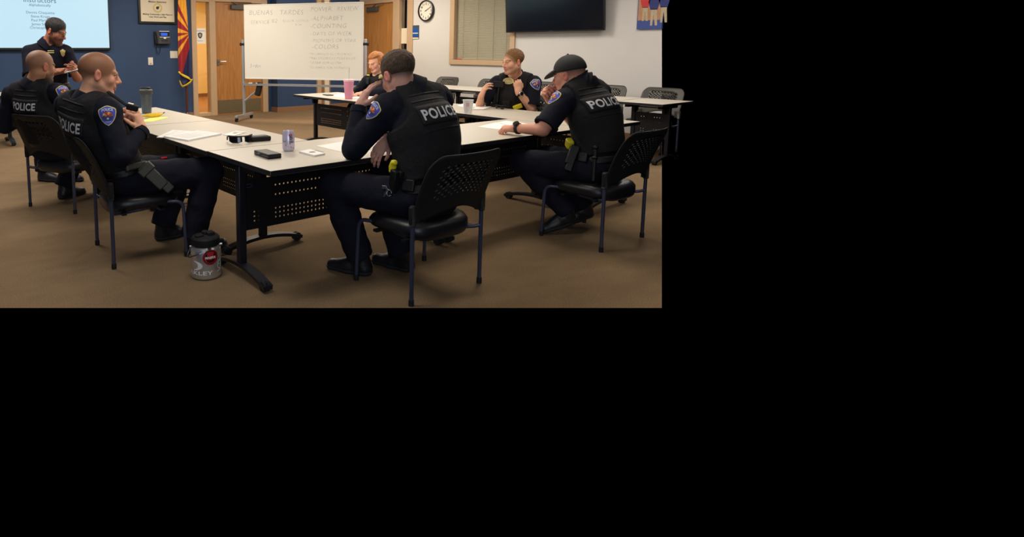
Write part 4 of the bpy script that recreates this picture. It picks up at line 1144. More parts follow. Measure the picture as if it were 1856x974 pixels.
# ---- head: units are metres for a scale of one, x to the person's right, y ahead, z up
def add_head(F, c, R, s, mid, neck, nr=.058, ears=True, jaw=1.):
    def P(x, y, z): return V(c) + (R[0] * x + R[1] * y + R[2] * z) * s
    E = lambda p, r, k=.02, **q: F.el(P(*p), [v * s for v in r], R, k * s, mid, **q)
    C = lambda a, b, ra, rb=None, k=.015, **q: F.rc(P(*a), P(*b), ra * s, (rb if rb is not None else ra) * s, k * s, mid, **q)
    E((0, -.018, .036), (.076, .097, .082))
    E((0, .022, -.030), (.064, .066, .084), .03)
    C((0, .02, -.07), (0, .066, -.098), .044 * jaw, .022, .025)
    for q in (-1, 1):
        C((q * .052, -.004, -.05), (q * .022, .066, -.098), .022 * jaw, .017, .02)
        E((q * .044, .052, -.026), (.022, .026, .024), .02)
        C((q * .012, .086, .016), (q * .042, .070, .018), .010, .010, .012)
    for q in (-1, 1): E((q * .031, .092, -.002), (.017, .013, .011), .012, cut=True)
    for q in (-1, 1): E((q * .031, .0745, -.002), (.0135, .0125, .0115), .004)
    C((0, .084, .010), (0, .110, -.030), .0090, .0115, .010)
    for q in (-1, 1): E((q * .0115, .094, -.034), (.0085, .011, .008), .008)
    E((0, .079, -.055), (.028, .016, .014), .012)
    E((0, .0905, -.0615), (.021, .007, .0052), .004)
    E((0, .0885, -.0725), (.018, .008, .006), .004)
    C((-.016, .0975, -.0675), (.016, .0975, -.0675), .0016, .0016, .003, cut=True)
    if ears:
        for q in (-1, 1):
            M = (R[0], (R[1] + R[0] * (q * -.35)).normalized(), R[2])
            M2 = basis(R[0] * q - R[1] * .35, R[1]); M2 = (M2[0], M2[1], M2[2])
            F.el(P(q * .080, -.012, -.006), [.019 * s, .031 * s, .0085 * s], M2, .006 * s, mid)
            F.el(P(q * .089, -.008, -.004), [.010 * s, .018 * s, .006 * s], M2, .005 * s, mid, cut=True)
    F.rc(neck, P(0, -.022, -.055), nr * s * 1.06, nr * s, .03 * s, mid)
def head_tint(c, R, s, base, hair=None, hair_a=0., line=None, beard=None, beard_a=0., brow=(70, 48, 34), fade=.03, lip=(176, 96, 90), eye=True, blush=.25):
    base = np.array(lin(base), np.float32); red = np.array(lin((212, 110, 92)), np.float32)
    def fn(vs):
        q = (vs - A3(c)) / s
        x, y, z = q @ A3(R[0]), q @ A3(R[1]), q @ A3(R[2])
        col = np.tile(base, (len(vs), 1))
        def mixin(w, cc):
            nonlocal col
            w = np.clip(w, 0, 1)[:, None]; col = col * (1 - w) + np.array(cc, np.float32)[None] * w
        sm = lambda v, a, b: np.clip((v - a) / (b - a), 0, 1)
        inhead = (z > -.13) & (np.abs(x) < .11) & (y > -.14) & (y < .14)
        ear = (np.abs(x) > .0775) & (((y + .012) / .024) ** 2 + ((z + .006) / .034) ** 2 < 1)
        mixin(ear * inhead * .55, red)
        ch = np.exp(-(((np.abs(x) - .045) / .022) ** 2 + ((z + .03) / .022) ** 2)) * (y > .03)
        mixin(ch * blush * inhead, red); mixin(np.exp(-((x / .015) ** 2 + ((z + .03) / .016) ** 2)) * (y > .09) * blush * inhead, red)
        if hair is not None:
            ln = line(x, y, z) if line else (z - (.035 + .45 * np.maximum(y - .045, 0) + 0))
            mixin(sm(ln, -.012, -.012 + fade) * hair_a * inhead * ~ear, lin(hair))
        if beard is not None:
            w = sm(-z, .035, .06) * (y > .0) + ((np.abs(z + .052) < .010) & (np.abs(x) < .032) & (y > .07)) * 1.
            w = w * (1 - np.exp(-((x / .024) ** 2 + ((z + .067) / .010) ** 2)))
            mixin(np.clip(w, 0, 1) * beard_a * inhead * (z > -.125), lin(beard))
        mixin((np.exp(-((x / .021) ** 4 + ((z + .0665) / .0095) ** 4)) * (y > .075)) * .8 * inhead, lin(lip))
        bz = .022 + .006 * (1 - ((np.abs(x) - .032) / .022) ** 2)
        mixin(((np.abs(z - bz + .002) < .0055) & (np.abs(np.abs(x) - .033) < .022) & (y > .045)) * .85 * inhead, lin(brow))
        if eye:
            ex = (np.abs(x) - .031) / .0135; ez = (z + .003) / .0058
            mixin((ex * ex + ez * ez < .7) * (y > .055) * .45 * inhead, lin((215, 196, 184)))
            mixin(((ex * 2.4) ** 2 + ez * ez < 1) * (y > .055) * .9 * inhead, lin((40, 34, 34)))
        mixin(((np.abs(z - .0035 - .002) < .0028) & (np.abs(np.abs(x) - .031) < .015) & (y > .055)) * .85 * inhead, lin((52, 36, 32)))
        return col
    return fn
# ---- hand: y along the fingers, z out of the back of the hand; side -1 right, +1 left
def add_hand(F, w, f, n, side, s, mid, curl=(.35, .5, .35), spread=.06, thumb=(.5, .35), scales=(0, 0, 0, 0)):
    f = V(f).normalized(); n = V(n); n = (n - f * n.dot(f)).normalized(); x = f.cross(n) * side   # x points to the thumb side
    def P(a, b, c): return V(w) + (x * a + f * b + n * c) * s
    k = .006 * s
    kn = [(.030, .088, .004), (.010, .092, .007), (-.010, .088, .006), (-.028, .079, .002)]
    for i, q in enumerate(kn):
        F.rc(P(q[0] * .55, .012, 0), P(*q), .0165 * s, .0125 * s, .014 * s, mid)
    F.el(P(.0, .05, -.004), (.036 * s, .045 * s, .015 * s), (x, f, n), .012 * s, mid)
    F.rc(P(0, -.02, 0), P(0, .02, 0), .027 * s, .026 * s, .015 * s, mid)
    lens = [(.044, .026, .021), (.049, .030, .022), (.045, .028, .022), (.035, .021, .019)]
    for i, q in enumerate(kn):
        p = P(*q); a = 0.
        sp = (1.5 - i) * spread
        dx = (f * math.cos(sp) + x * math.sin(sp)).normalized()
        rad = .0098 - .0008 * (i == 3)
        for j in range(3):
            a += curl[j] * (1 + .12 * (i - 1)) + (scales[i] if j < 2 else 0)
            dv = dx * math.cos(a) - n * math.sin(a)
            p2 = p + dv * lens[i][j] * s
            F.rc(p, p2, rad * s, (rad - .0009) * s, k, mid); p = p2; rad -= .0008
    # thumb leaves the side of the palm near its base
    b0 = P(.022, .020, -.006); t1 = thumb[0]; d0 = (x * math.sin(.75) + f * math.cos(.75) - n * .35).normalized()
    b1 = b0 + d0 * .042 * s; d1 = (f * math.cos(.75 - t1) + x * math.sin(.75 - t1) - n * (.30 + thumb[1])).normalized(); b2 = b1 + d1 * .032 * s
    d2 = (f * math.cos(.75 - 2 * t1) + x * math.sin(.75 - 2 * t1) - n * (.25 + 1.6 * thumb[1])).normalized(); b3 = b2 + d2 * .024 * s
    F.rc(b0, b1, .0155 * s, .0125 * s, .010 * s, mid); F.rc(b1, b2, .0115 * s, .0105 * s, k, mid); F.rc(b2, b3, .0105 * s, .009 * s, k, mid)
# ---- torso shared by body and vest
def torso(F, J, s, mid, wide=1., belly=1.):
    up = (J['neck'] - J['pel']).normalized()
    hx = (J['hipR'] - J['hipL']).normalized(); sx = (J['shR'] - J['shL']).normalized()
    def fr(x, u): x = (x - u * x.dot(u)).normalized(); return (x, u.cross(x), u)
    upl = (J['chest'] - J['pel']).normalized(); upc = (J['neck'] - J['chest']).normalized()
    Mp, Mc = fr(hx, (upl + Z).normalized()), fr(sx, (upc + upl).normalized()); Mm = fr((hx + sx).normalized(), upl)
    F.el(J['pel'], (.178 * s * wide, .128 * s, .125 * s), Mp, .03, mid)
    F.el(lerp(J['pel'], J['chest'], .45), (.158 * s * wide, .128 * s * belly, .17 * s), Mm, .05, mid)
    F.el(J['chest'], (.178 * s * wide, .132 * s, .20 * s), Mc, .05, mid)
    F.rc(lerp(J['shL'], J['shR'], .12), lerp(J['shL'], J['shR'], .88), .066 * s, .066 * s, .06, mid)
    for q in ('shL', 'shR'): F.rc(J['neck'], lerp(J['neck'], J[q], .72), .058 * s, .056 * s, .04, mid)
    return Mc, Mm, Mp
def bbox(J, pad):
    P = [v for v in J.values()]
    return V([min(p[i] for p in P) - pad for i in range(3)]), V([max(p[i] for p in P) + pad for i in range(3)])
class Person: pass
def person(label, J, head, h, s=1.08, skin=(210, 160, 130), sleeve='long', hands=(), tint={}, nr=.058, wide=1., belly=1., vest=True, jaw=1., cloth='navy_cloth', extra=None, vest_len=.02, armr=1.12, legr=1., hole=(.172, .172)):
    """J: joints in world space; head: (centre, ahead, up, scale)"""
    J = {k: V(v) for k, v in J.items()}
    pr = Person(); pr.J = J; pr.s = s
    hc, hf, hu, hs = head; R = frame(hf, hu); hc = V(hc); pr.R = R; pr.hc = hc; pr.hs = hs
    lo, hi = bbox({**J, 'h': hc + V((0, 0, .16))}, .20)
    lo.z = max(lo.z, 0.03)
    F = Field(lo, hi, h)
    pr.Mc, pr.Mm, pr.Mp = torso(F, J, s, 0, wide, belly)
    for q in 'LR':
        F.rc(J['hip' + q], J['kn' + q], .108 * s * legr, .086 * s * legr, .03, 2)
        F.el(lerp(J['hip' + q], J['pel'], .3) - V((0, 0, .01)), (.11 * s, .12 * s, .10 * s), (X, Y, Z), .03, 2)
        F.rc(J['kn' + q], lerp(J['kn' + q], J['an' + q], .45), .084 * s * legr, .083 * s * legr, .02, 2)
        F.cy(lerp(J['kn' + q], J['an' + q], .40), lerp(J['kn' + q], J['an' + q], 1.03), .083 * s * legr, .077 * s * legr, .02, 2)
        el, sh, wr = J['el' + q], J['sh' + q], J['wr' + q]
        F.el(sh, (.072 * s * armr,) * 3, None, .04, 0)
        if sleeve == 'long':
            F.rc(sh, el, .066 * s * armr, .055 * s * armr, .03, 0)
            F.cy(el, lerp(el, wr, .97), .053 * s * armr, .041 * s, .012, 0); F.rc(el, lerp(el, wr, .3), .054 * s * armr, .050 * s * armr, .012, 0)
        else:
            F.rc(el, wr, .045 * s, .029 * s, .012, 1)
            F.rc(lerp(sh, el, .3), el, .050 * s, .044 * s, .012, 1)
            F.cy(sh, lerp(sh, el, .86), .068 * s * armr, .066 * s * armr, .006, 0)
    add_head(F, hc, R, hs, 1, J['neck'] + (hc - J['neck']) * .1, nr, True, jaw)
    # collar band of the shirt
    nk = J['neck']; ax = ((hc - R[2] * .06 - R[1] * .02) - nk).normalized()
    F.cy(nk - ax * .05, nk + ax * .020, (nr + .030) * s, (nr + .012) * s, .010, 0)
    for hd in hands: add_hand(F, *hd[:4], s * hd[4] if len(hd) > 4 else s, 1, **(hd[5] if len(hd) > 5 else {}))
    if extra: extra(F, pr)
    # folds in the cloth
    sl, g = F.sub(lo, hi)
    fold = jagged(*g, 26, .0045) + jagged(*g, 47, .0022)
    F.d = (F.d + fold * np.clip((F.sk - .012) / .05, 0, 1)).astype(np.float32)
    base = V((J['pel'].x, J['pel'].y, 0))
    pr.base = base
    o, vs, fs = field_ob('person', F, [cloth, 'skin', 'navy_trouser'], None, base, head_tint(hc, R, hs, skin, **tint))
    o.location = base; tag(o, label, 'person'); pr.o = o
    # collar and cuffs
    cx_, cy_, cz_ = basis(ax, R[1]); b = BM(); rs = []
    for rr, hh in ((nr + .004, .010), (nr + .006, .052), (nr + .012, .056), (nr + .018, .050), (nr + .030, .002), (nr + .036, -.014), (nr + .020, -.016)):
        ringv = []
        for i in range(32):
            a_ = 2 * PI * i / 32; fr_ = math.cos(a_)          # a=0 ahead
            h_ = hh - (.030 * max(0, fr_) if hh > .03 else 0) - .012 * max(0, fr_)
            ringv.append(b.verts.new(nk + ax * h_ * s + (cx_ * math.cos(a_) + cy_ * math.sin(a_)) * rr * s * (1.02 + .06 * abs(fr_)) - base))
        rs.append(ringv)
    skin_rings(b, rs, cap=False); ob('collar', b, cloth, o)
    for q in 'LR':
        el, sh, wr = J['el' + q], J['sh' + q], J['wr' + q]
        if sleeve == 'long': p0, p1, r0, r1 = lerp(el, wr, .86), lerp(el, wr, 1.01), .046, .0425
        else: p0, p1, r0, r1 = lerp(sh, el, .79), lerp(sh, el, .885), .072 * armr, .071 * armr
        x_, y_, z_ = basis(p1 - p0); b = BM(); rs = []
        for p_, r_ in ((p0, r0 - .002), (p0, r0 + .002), (lerp(p0, p1, .9), r1 + .003), (p1, r1 + .0015), (p1, r1 - .004), (lerp(p1, p0, .3), r1 - .006)): rs.append(ring(b, p_ - base, x_, y_, r_ * s, r_ * s, 28))
        skin_rings(b, rs, cap=False); ob('sleeve_cuff', b, cloth, o)
    pr.bvh = [BVHTree.FromPolygons([V(v) for v in vs.tolist()], fs.tolist())]
    if vest:
        tl, th = [min(J[q][i] for q in ('pel', 'neck', 'shL', 'shR', 'chest')) - .26 for i in range(3)], [max(J[q][i] for q in ('pel', 'neck', 'shL', 'shR', 'chest')) + .26 for i in range(3)]
        G = Field(tl, th, h); torso(G, J, s, 0, wide, belly)
        sx, sy, su = pr.Mc; ch = J['chest']; G.d -= .024 * s
        zl = (J['pel'] - ch).dot(su) * (1 - vest_len * 10 * .5) + .05
        zt = (lerp(J['shL'], J['shR'], .5) - ch).dot(su)
        nkc, nka = nk, su
        def keep(x, y, z):
            px, py, pz = x - ch.x, y - ch.y, z - ch.z
            a = px * sx.x + py * sx.y + pz * sx.z; c_ = px * su.x + py * su.y + pz * su.z; b_ = px * sy.x + py * sy.y + pz * sy.z
            hw = np.where(c_ > zt - .17 * s, np.where(a < 0, hole[0], hole[1]) * s + .10 * s * np.clip((zt - .05 * s - c_) / (.12 * s), 0, 1) ** 2 - .03 * s * np.clip(b_ / .08, 0, 1), .30)
            d1 = np.abs(a) - hw
            d2 = zl - c_
            qx, qy, qz = x - nkc.x, y - nkc.y, z - nkc.z
            t = qx * nka.x + qy * nka.y + qz * nka.z
            fwd_ = qx * sy.x + qy * sy.y + qz * sy.z
            rr = np.sqrt(np.maximum((qx * qx + qy * qy + qz * qz) - t * t, 0))
            d3 = (.080 * s + .03 * np.clip(fwd_ / .1, 0, 1)) - rr
            d3 = np.where(t > -.14, d3, -1)
            return np.maximum(np.maximum(d1, d2), d3)
        G.clip(keep, .012)
        sl, g = G.sub(tl, th)
        G.d = (G.d + jagged(*g, 19, .004) + jagged(*g, 60, .0012)).astype(np.float32)
        pr.vest, v2, f2 = field_ob('vest', G, ['vest_black'], o, base)
        pr.bvh.append(BVHTree.FromPolygons([V(v) for v in v2.tolist()], f2.tolist()))
    # duty belt
    if extra != 'nobelt':
        B = Field(J['pel'] - V((.3, .3, .3)), J['pel'] + V((.3, .3, .3)), max(h, .006)); torso(B, J, s, 0, wide, belly); B.d -= .014
        u = pr.Mp[2]; c0 = J['pel'] + u * .055 * s
        B.clip(lambda x, y, z: np.abs((x - c0.x) * u.x + (y - c0.y) * u.y + (z - c0.z) * u.z) - .026, .006)
        field_ob('duty_belt', B, ['leather'], o, base)
    return pr
def boots(pr, feet, s=1.05):
    """feet: (ankle, heel on the ground, toe) points"""
    for an, heel, toe in feet:
        an, heel, toe = V(an), V(heel), V(toe); d = (toe - heel).normalized(); nrm = (Z - d * Z.dot(d)).normalized(); sd = d.cross(nrm)
        lo = V([min(an[i], heel[i], toe[i]) - .10 for i in range(3)]); hi = V([max(an[i], heel[i], toe[i]) + .12 for i in range(3)])
        L = (toe - heel).length
        def build(F, g=0.):
            F.rc(heel + nrm * .05 + d * .055, an + (an - heel - d * .06).normalized() * .05, .046 * s + g, .052 * s + g, .02)
            F.rc(heel + nrm * .040 + d * .05, heel + nrm * .040 + d * (L * .5), .043 * s + g, .045 * s + g, .03)
            F.rc(heel + nrm * .034 + d * (L * .5), toe + nrm * .030 - d * .04, .046 * s + g, .036 * s + g, .03)
            F.rc(heel + nrm * .085 + d * .07, heel + nrm * .045 + d * (L * .62), .04 * s + g, .03 * s + g, .03)
        F = Field(lo, hi, .006); build(F)
        F.clip(lambda x, y, z: .012 - ((x - heel.x) * nrm.x + (y - heel.y) * nrm.y + (z - heel.z) * nrm.z), .008)
        b, _, _ = field_ob('boot', F, ['boot_black'], pr.o, pr.base)
        G = Field(lo, hi, .005); build(G, .006)
        G.clip(lambda x, y, z: np.abs((x - heel.x) * nrm.x + (y - heel.y) * nrm.y + (z - heel.z) * nrm.z - .0135) - .0135, .004)
        so, _, _ = field_ob('sole', G, ['sole_rubber'], b, pr.base)
# ---- things laid over a body
def cast(pr, o, d, mx=1.0, first=0):
    best = None
    for t in pr.bvh[first:]:
        h = t.ray_cast(o, d, mx)
        if h[0] is not None and (best is None or h[3] < best[3]): best = h
    return best
def surf(pr, px, py, first=0):
    d = ray(px, py).normalized(); h = cast(pr, CAM, d, 30, first)
    return (h[0], h[1]) if h else None
def drape(bm, pr, vs, fs, o, n, ux, uy, off, mi=0, first=0):
    bv = []
    for v in vs:
        p = o + ux * v[0] + uy * v[1]
        h = cast(pr, p + n * .16, -n, .34, first)
        bv.append(bm.verts.new(h[0] + n * off - pr.base) if h else None)
    for f in fs:
        if any(bv[i] is None for i in f): continue
        try: bm.faces.new([bv[i] for i in f]).material_index = mi
        except ValueError: pass
def gridpoly(w, h, nx, ny):
    vs = [((i / nx - .5) * w, (j / ny - .5) * h) for j in range(ny + 1) for i in range(nx + 1)]
    fs = [(j * (nx + 1) + i, j * (nx + 1) + i + 1, (j + 1) * (nx + 1) + i + 1, (j + 1) * (nx + 1) + i) for j in range(ny) for i in range(nx)]
    return vs, fs
def fanpoly(out):
    n = len(out); vs = [(0, 0)]; R_ = (.34, .67, 1.)
    for r in R_: vs += [(x * r, y * r) for x, y in out]
    fs = [(0, 1 + i, 1 + (i + 1) % n) for i in range(n)]
    for k in range(2): fs += [(1 + k * n + i, 1 + (k + 1) * n + i, 1 + (k + 1) * n + (i + 1) % n, 1 + k * n + (i + 1) % n) for i in range(n)]
    return vs, fs
def police(pr, pix, cap, tilt_px):
    """word panel centred on pix of the vest back; cap: letter height; tilt_px: image direction of the word"""
    hit = surf(pr, *pix, 1)
    if not hit: return
    o, n = hit; n = -pr.Mc[1]
    q = ray(pix[0] + tilt_px[0], pix[1] + tilt_px[1]).normalized(); qq = CAM + q * ((o - CAM).dot(n) / q.dot(n))
    ux = (qq - o).normalized(); uy = n.cross(ux)
    b = BM(); vs, fs = gridpoly(cap * 4.3, cap * 1.8, 16, 6); drape(b, pr, vs, fs, o, n, ux, uy, .006, 0, 1); ob('word_panel', b, 'web_black', pr.vest, solid=.006)
    for k_, w_ in ((1.35, 4.0), (2.0, 3.6), (-1.45, 4.0)):
        b = BM(); vs, fs = gridpoly(cap * w_, cap * .16, 18, 1); drape(b, pr, [(x, y + cap * k_) for x, y in vs], fs, o, n, ux, uy, .0008, 0, 1); ob('webbing_strap', b, 'web_black', pr.vest, solid=.0025)
    b = BM(); vs, fs = text_geo('POLICE', 1., .028, ext=0, space=1.10)
    x0, x1 = min(v.x for v in vs), max(v.x for v in vs); y0, y1 = min(v.y for v in vs), max(v.y for v in vs)
    vs = [((v.x - (x0 + x1) / 2) / (x1 - x0) * cap * 3.85, ((v.y - y0) / (y1 - y0) - .5) * cap) for v in vs]
    vs, fs = densify(vs, fs, cap * .22); drape(b, pr, vs, fs, o, n, ux, uy, .0125, 0, 1); ob('police_lettering', b, 'reflect_white', pr.vest, smooth=0)
def patch(pr, pix, s, up_px, name='shoulder_patch', nrm=None):
    hit = surf(pr, *pix)
    if not hit: return
    o, n = hit
    # average the normal a little
    acc = V(n)
    for dx, dy in ((3, 0), (-3, 0), (0, 3), (0, -3)):
        h = surf(pr, pix[0] + dx, pix[1] + dy)
        if h and (h[0] - o).length < .08: acc += h[1]
    n = acc.normalized() if nrm is None else V(nrm).normalized()
    q = ray(pix[0] + up_px[0], pix[1] + up_px[1]).normalized(); qq = CAM + q * ((o - CAM).dot(n) / q.dot(n))
    uy = (qq - o).normalized(); ux = uy.cross(n)
    half = [(0, -1.05), (.30, -.86), (.56, -.56), (.74, -.18), (.83, .22), (.84, .52), (.74, .66), (.50, .78), (.26, .90), (0, .96)]
    out = half + [(-x, y) for x, y in half[-2:0:-1]]
    b = BM()
    def lay(out, k, off, mi, dy=0.):
        vs, fs = fanpoly([(x * s * k, (y * k + dy) * s) for x, y in out]); drape(b, pr, vs, fs, o, n, ux, uy, off, mi)
    lay(out, 1.0, .003, 1); lay(out, .92, .0045, 0)
    cir = [(.52 * math.cos(2 * PI * i / 20), .5 * math.sin(2 * PI * i / 20)) for i in range(20)]
    lay(cir, 1.0, .0055, 2, -.12)
    for i in range(9):
        a0, a1 = PI * i / 9, PI * (i + .86) / 9
        vs = [((.10 * math.cos(a)) * s, (.12 * math.sin(a) - .12) * s) for a in (a0, a1)] + [((.5 * math.cos(a)) * s, (.47 * math.sin(a) - .10) * s) for a in (a1, a0)]
        drape(b, pr, vs, [(0, 1, 2, 3)], o, n, ux, uy, .0068, 3 if i % 2 == 0 else 4 if i % 4 == 1 else 1)
    vs = [(.5 * s * math.cos(a), (.18 * math.sin(a) - .14) * s) for a in [PI * i / 10 for i in range(11)]]; drape(b, pr, vs, [tuple(range(11))], o, n, ux, uy, .0075, 5)
    st = [((.15 if i % 2 == 0 else .065) * s * math.cos(PI / 2 + i * PI / 5), ((.15 if i % 2 == 0 else .065) * math.sin(PI / 2 + i * PI / 5) - .33) * s) for i in range(10)]; drape(b, pr, st, [tuple(range(10))], o, n, ux, uy, .0085, 6)
    vs, fs = text_geo('POLICE', s * .36, s * .012)
    vs = [(v.x * .92, v.y + s * (.46 - .32 * (v.x / s) ** 2)) for v in vs]; drape(b, pr, vs, fs, o, n, ux, uy, .0065, 6)
    vs, fs = text_geo('ARIZONA', s * .13, 0); vs = [(v.x, v.y - s * .70) for v in vs]; drape(b, pr, vs, fs, o, n, ux, uy, .0065, 6)
    ob(name, b, ['patch_blue', 'patch_yellow', 'patch_dark', 'patch_orange', 'patch_red', 'patch_green', 'reflect_white'], pr.o, smooth=0)
def gear(pr, name, pix, size, m, up=None, out=0., depth=None, bev=.008, parent=None, label=None, roll=0., mk=None):
    """a pouch, holster or tool clipped to the body where the sight line meets it"""
    hit = surf(pr, *pix)
    if not hit: return None
    o, n = hit; n = (n - Z * n.z * .6).normalized()
    up = V(up) if up is not None else Z
    if roll: up = Matrix.Rotation(roll, 3, n) @ up
    up = (up - n * up.dot(n)).normalized(); x = up.cross(n)
    c = o + n * (size[2] / 2 - .012 + out)
    b = BM()
    if mk: mk(b, c - pr.base, x, up, n)
    else: obox(b, c - pr.base, size, (x, up, n))
    g = ob(name, b, m, parent or pr.o, bevel=bev, segs=3)
    if label: g['label'] = label
    return g
def hair_cap(pr, m, t, keep, noise=(70, .006), h=.006, back=0., name='hair', edge=.03):
    """hair whose depth runs out to nothing at the hairline (keep = 0)"""
    c, R, s = pr.hc, pr.R, pr.hs
    F = Field(c - V((.18, .18, .18)) * s, c + V((.18, .18, .2)) * s, h)
    F.el(c + R[1] * (-.018 * s) + R[2] * (.036 * s), [.076 * s, .097 * s, .082 * s], R, .01, 0)
    F.el(c + R[1] * (.022 * s) + R[2] * (-.030 * s), [.064 * s, .066 * s, .084 * s], R, .03 * s, 0)
    sl, (x, y, z) = F.sub(F.lo, F.lo + F.h * F.n)
    px, py, pz = x - c.x, y - c.y, z - c.z
    a, b, d = [(px * R[i].x + py * R[i].y + pz * R[i].z) / s for i in range(3)]
    k = np.clip(keep(a, b, d) / edge, -.35, 1)
    g = (x, y, z)
    F.d = (F.d - t * s * k + (jagged(*g, noise[0], noise[1]) + jagged(*g, noise[0] * 2.3, noise[1] * .5)) * np.clip(k, 0, 1)).astype(np.float32)
    if back: F.el(c + R[1] * (-.06 * s) + R[2] * (-.005 * s), [.066 * s, .055 * s, .075 * s], R, .02, 0)
    F.clip(lambda x, y, z: (-.25 * edge - keep(a, b, d)) * s, .004)
    o, vs, fs = field_ob(name, F, [m], pr.o, pr.base)
    return o
# ================================================================== people
# ---- officer in the foreground, back to us, head on hand
JE = dict(pel=(2.51, 2.46, .545), chest=(2.53, 2.53, .90), neck=(2.545, 2.64, 1.145), shL=(2.36, 2.655, 1.045), shR=(2.735, 2.625, 1.085),
          elL=(2.215, 2.80, .803), wrL=(2.30, 2.855, 1.045), elR=(2.74, 2.80, .83), wrR=(2.40, 2.72, .85),
          hipL=(2.40, 2.47, .535), hipR=(2.60, 2.47, .535), knL=(2.136, 2.885, .578), knR=(2.55, 2.92, .565), anL=(2.29, 2.83, .13), anR=(2.52, 2.70, .13))
E_ = person('seated officer in black vest, back turned, resting head on left hand in foreground', JE, ((2.485, 2.715, 1.232), (.06, .86, -.50), (.03, .47, .88), 1.15), .005, 1.09, (206, 152, 134), 'long',
    [(JE['wrL'], (.42, -.20, .88), (-.70, .25, .60), 1, 1.0, dict(curl=(.28, .3, .2), spread=.08, thumb=(.2, .0))),
     (JE['wrR'], (-.55, .05, -.62), (-.45, -.45, .6), -1, .92, dict(curl=(.4, .5, .3), spread=.08))],
    dict(hair=(66, 50, 42), hair_a=.95, fade=.085, line=lambda x, y, z: z - (-.048 + .42 * y), blush=.35), wide=1.10, hole=(.135, .175), armr=1.18)
hair_cap(E_, 'hair_brown', .016, lambda x, y, z: z - (.006 + .42 * y), (95, .004), .005, edge=.10)
police(E_, (798, 203), .066, (10, -2.0))
patch(E_, (675, 200), .060, (6, -10))
boots(E_, (((2.29, 2.83, .13), (2.335, 2.765, 0), (2.20, 3.045, 0)), ((2.52, 2.70, .13), (2.585, 2.655, 0), (2.50, 2.955, 0))))
gear(E_, 'radio_pouch', (706, 288), (.05, .17, .05), 'leather', (0, .12, 1))
def hol(b, c, x, u, n):
    obox(b, c, (.062, .15, .045), (x, u, n)); obox(b, c - u * .09 + x * .008, (.05, .07, .04), (x, u, n)); obox(b, c + u * .05 - n * .02, (.08, .05, .03), (x, u, n))
gear(E_, 'taser_holster', (722, 330), (.06, .2, .05), 'leather', (0, .1, 1), .01, mk=hol, roll=-.25)
def grip(b, c, x, u, n):
    tube(b, [c - u * .03, c + u * .005, c + u * .03 + x * .012, c + u * .035 + x * .035], [.02, .022, .02, .014], 10)
gear(E_, 'taser_grip', (719, 303), (.04, .06, .05), 'taser_yellow', None, .014, mk=grip, label='yellow stun gun grip')
gear(E_, 'cuff_pouch', (742, 337), (.075, .07, .04), 'leather')
def keys(b, c, x, u, n):
    obox(b, c, (.03, .02, .012), (x, u, n)); obox(b, c - u * .03 + x * .01, (.012, .05, .004), (x, (u + x * .4).normalized(), n)); tube(b, [c + x * (.03 + .014 * math.cos(a)) + u * (-.03 + .018 * math.sin(a)) for a in [i * .7 for i in range(9)]], .003, 6)
gear(E_, 'key_ring', (698, 340), (.03, .03, .02), 'chrome', None, .01, mk=keys)

# ---- shaved ginger officer, profile to the right
JC = dict(pel=(1.235, 4.08, .545), chest=(1.085, 4.07, .84), neck=(1.045, 4.085, 1.055), shR=(1.105, 3.895, 1.0), shL=(.960, 4.24, 1.02),
          elR=(1.135, 3.765, .735), wrR=(1.325, 3.885, .865), elL=(1.20, 4.36, .76), wrL=(1.34, 4.12, .91),
          hipR=(1.29, 3.98, .53), hipL=(1.27, 4.18, .53), knR=(1.735, 3.775, .565), knL=(1.70, 4.20, .53), anR=(1.63, 3.83, .125), anL=(1.555, 4.20, .125))
C_ = person('officer with shaved ginger hair seated in profile, hands at his chest strap', JC, ((1.112, 4.055, 1.232), (.965, -.20, -.16), (.12, -.04, .98), 1.18), .005, 1.12, (224, 164, 132), 'long',
    [(JC['wrR'], (-.22, .32, .88), (.62, -.62, .35), -1, 1.02, dict(curl=(.9, 1.1, .6), spread=.03, thumb=(.5, .3))),
     (JC['wrL'], (-.05, -.55, .55), (.8, .25, .45), 1, 1.0, dict(curl=(.9, 1.0, .6), spread=.03))],
    dict(hair=(116, 74, 46), hair_a=.85, fade=.05, line=lambda x, y, z: z - (-.035 + 2.0 * np.maximum(y - .045, 0)), brow=(150, 100, 66), blush=.35), wide=1.05)
police(C_, (124, 227), .064, (10, 2.6))
patch(C_, (195, 209), .062, (-1, -10))
boots(C_, (((1.63, 3.83, .125), (1.575, 3.86, 0), (1.87, 3.80, 0)), ((1.555, 4.20, .125), (1.50, 4.225, 0), (1.79, 4.235, 0))))
def pist(b, c, x, u, n):
    obox(b, c, (.075, .20, .05), (x, u, n)); obox(b, c - u * .12 + x * .01, (.06, .06, .042), (x, u, n)); obox(b, c + u * .06 + x * .0, (.10, .06, .06), (x, u, n))
ph_ = gear(C_, 'pistol_holster', (278, 318), (.08, .22, .05), 'holster_olive', (-.25, .1, 1), .012, mk=pist, roll=.5)
def pgr(b, c, x, u, n):
    ax_ = (x * -.95 - u * .1).normalized(); a2 = n.cross(ax_)
    obox(b, c + ax_ * .02, (.13, .042, .032), (ax_, a2, n)); obox(b, c + ax_ * .085, (.02, .05, .034), (ax_, a2, n))
gear(C_, 'pistol_grip', (250, 302), (.1, .05, .04), 'holster_olive', None, .02, mk=pgr)
def rad(b, c, x, u, n):
    obox(b, c, (.055, .17, .04), (x, u, n)); cyl(b, c + u * .08 - x * .01, c + u * .135 - x * .01, .011); cyl(b, c + u * .08 + x * .014, c + u * .10 + x * .014, .009)
gear(C_, 'radio', (278, 258), (.05, .2, .05), 'leather', (.15, 0, 1), .02, mk=rad, roll=.25)
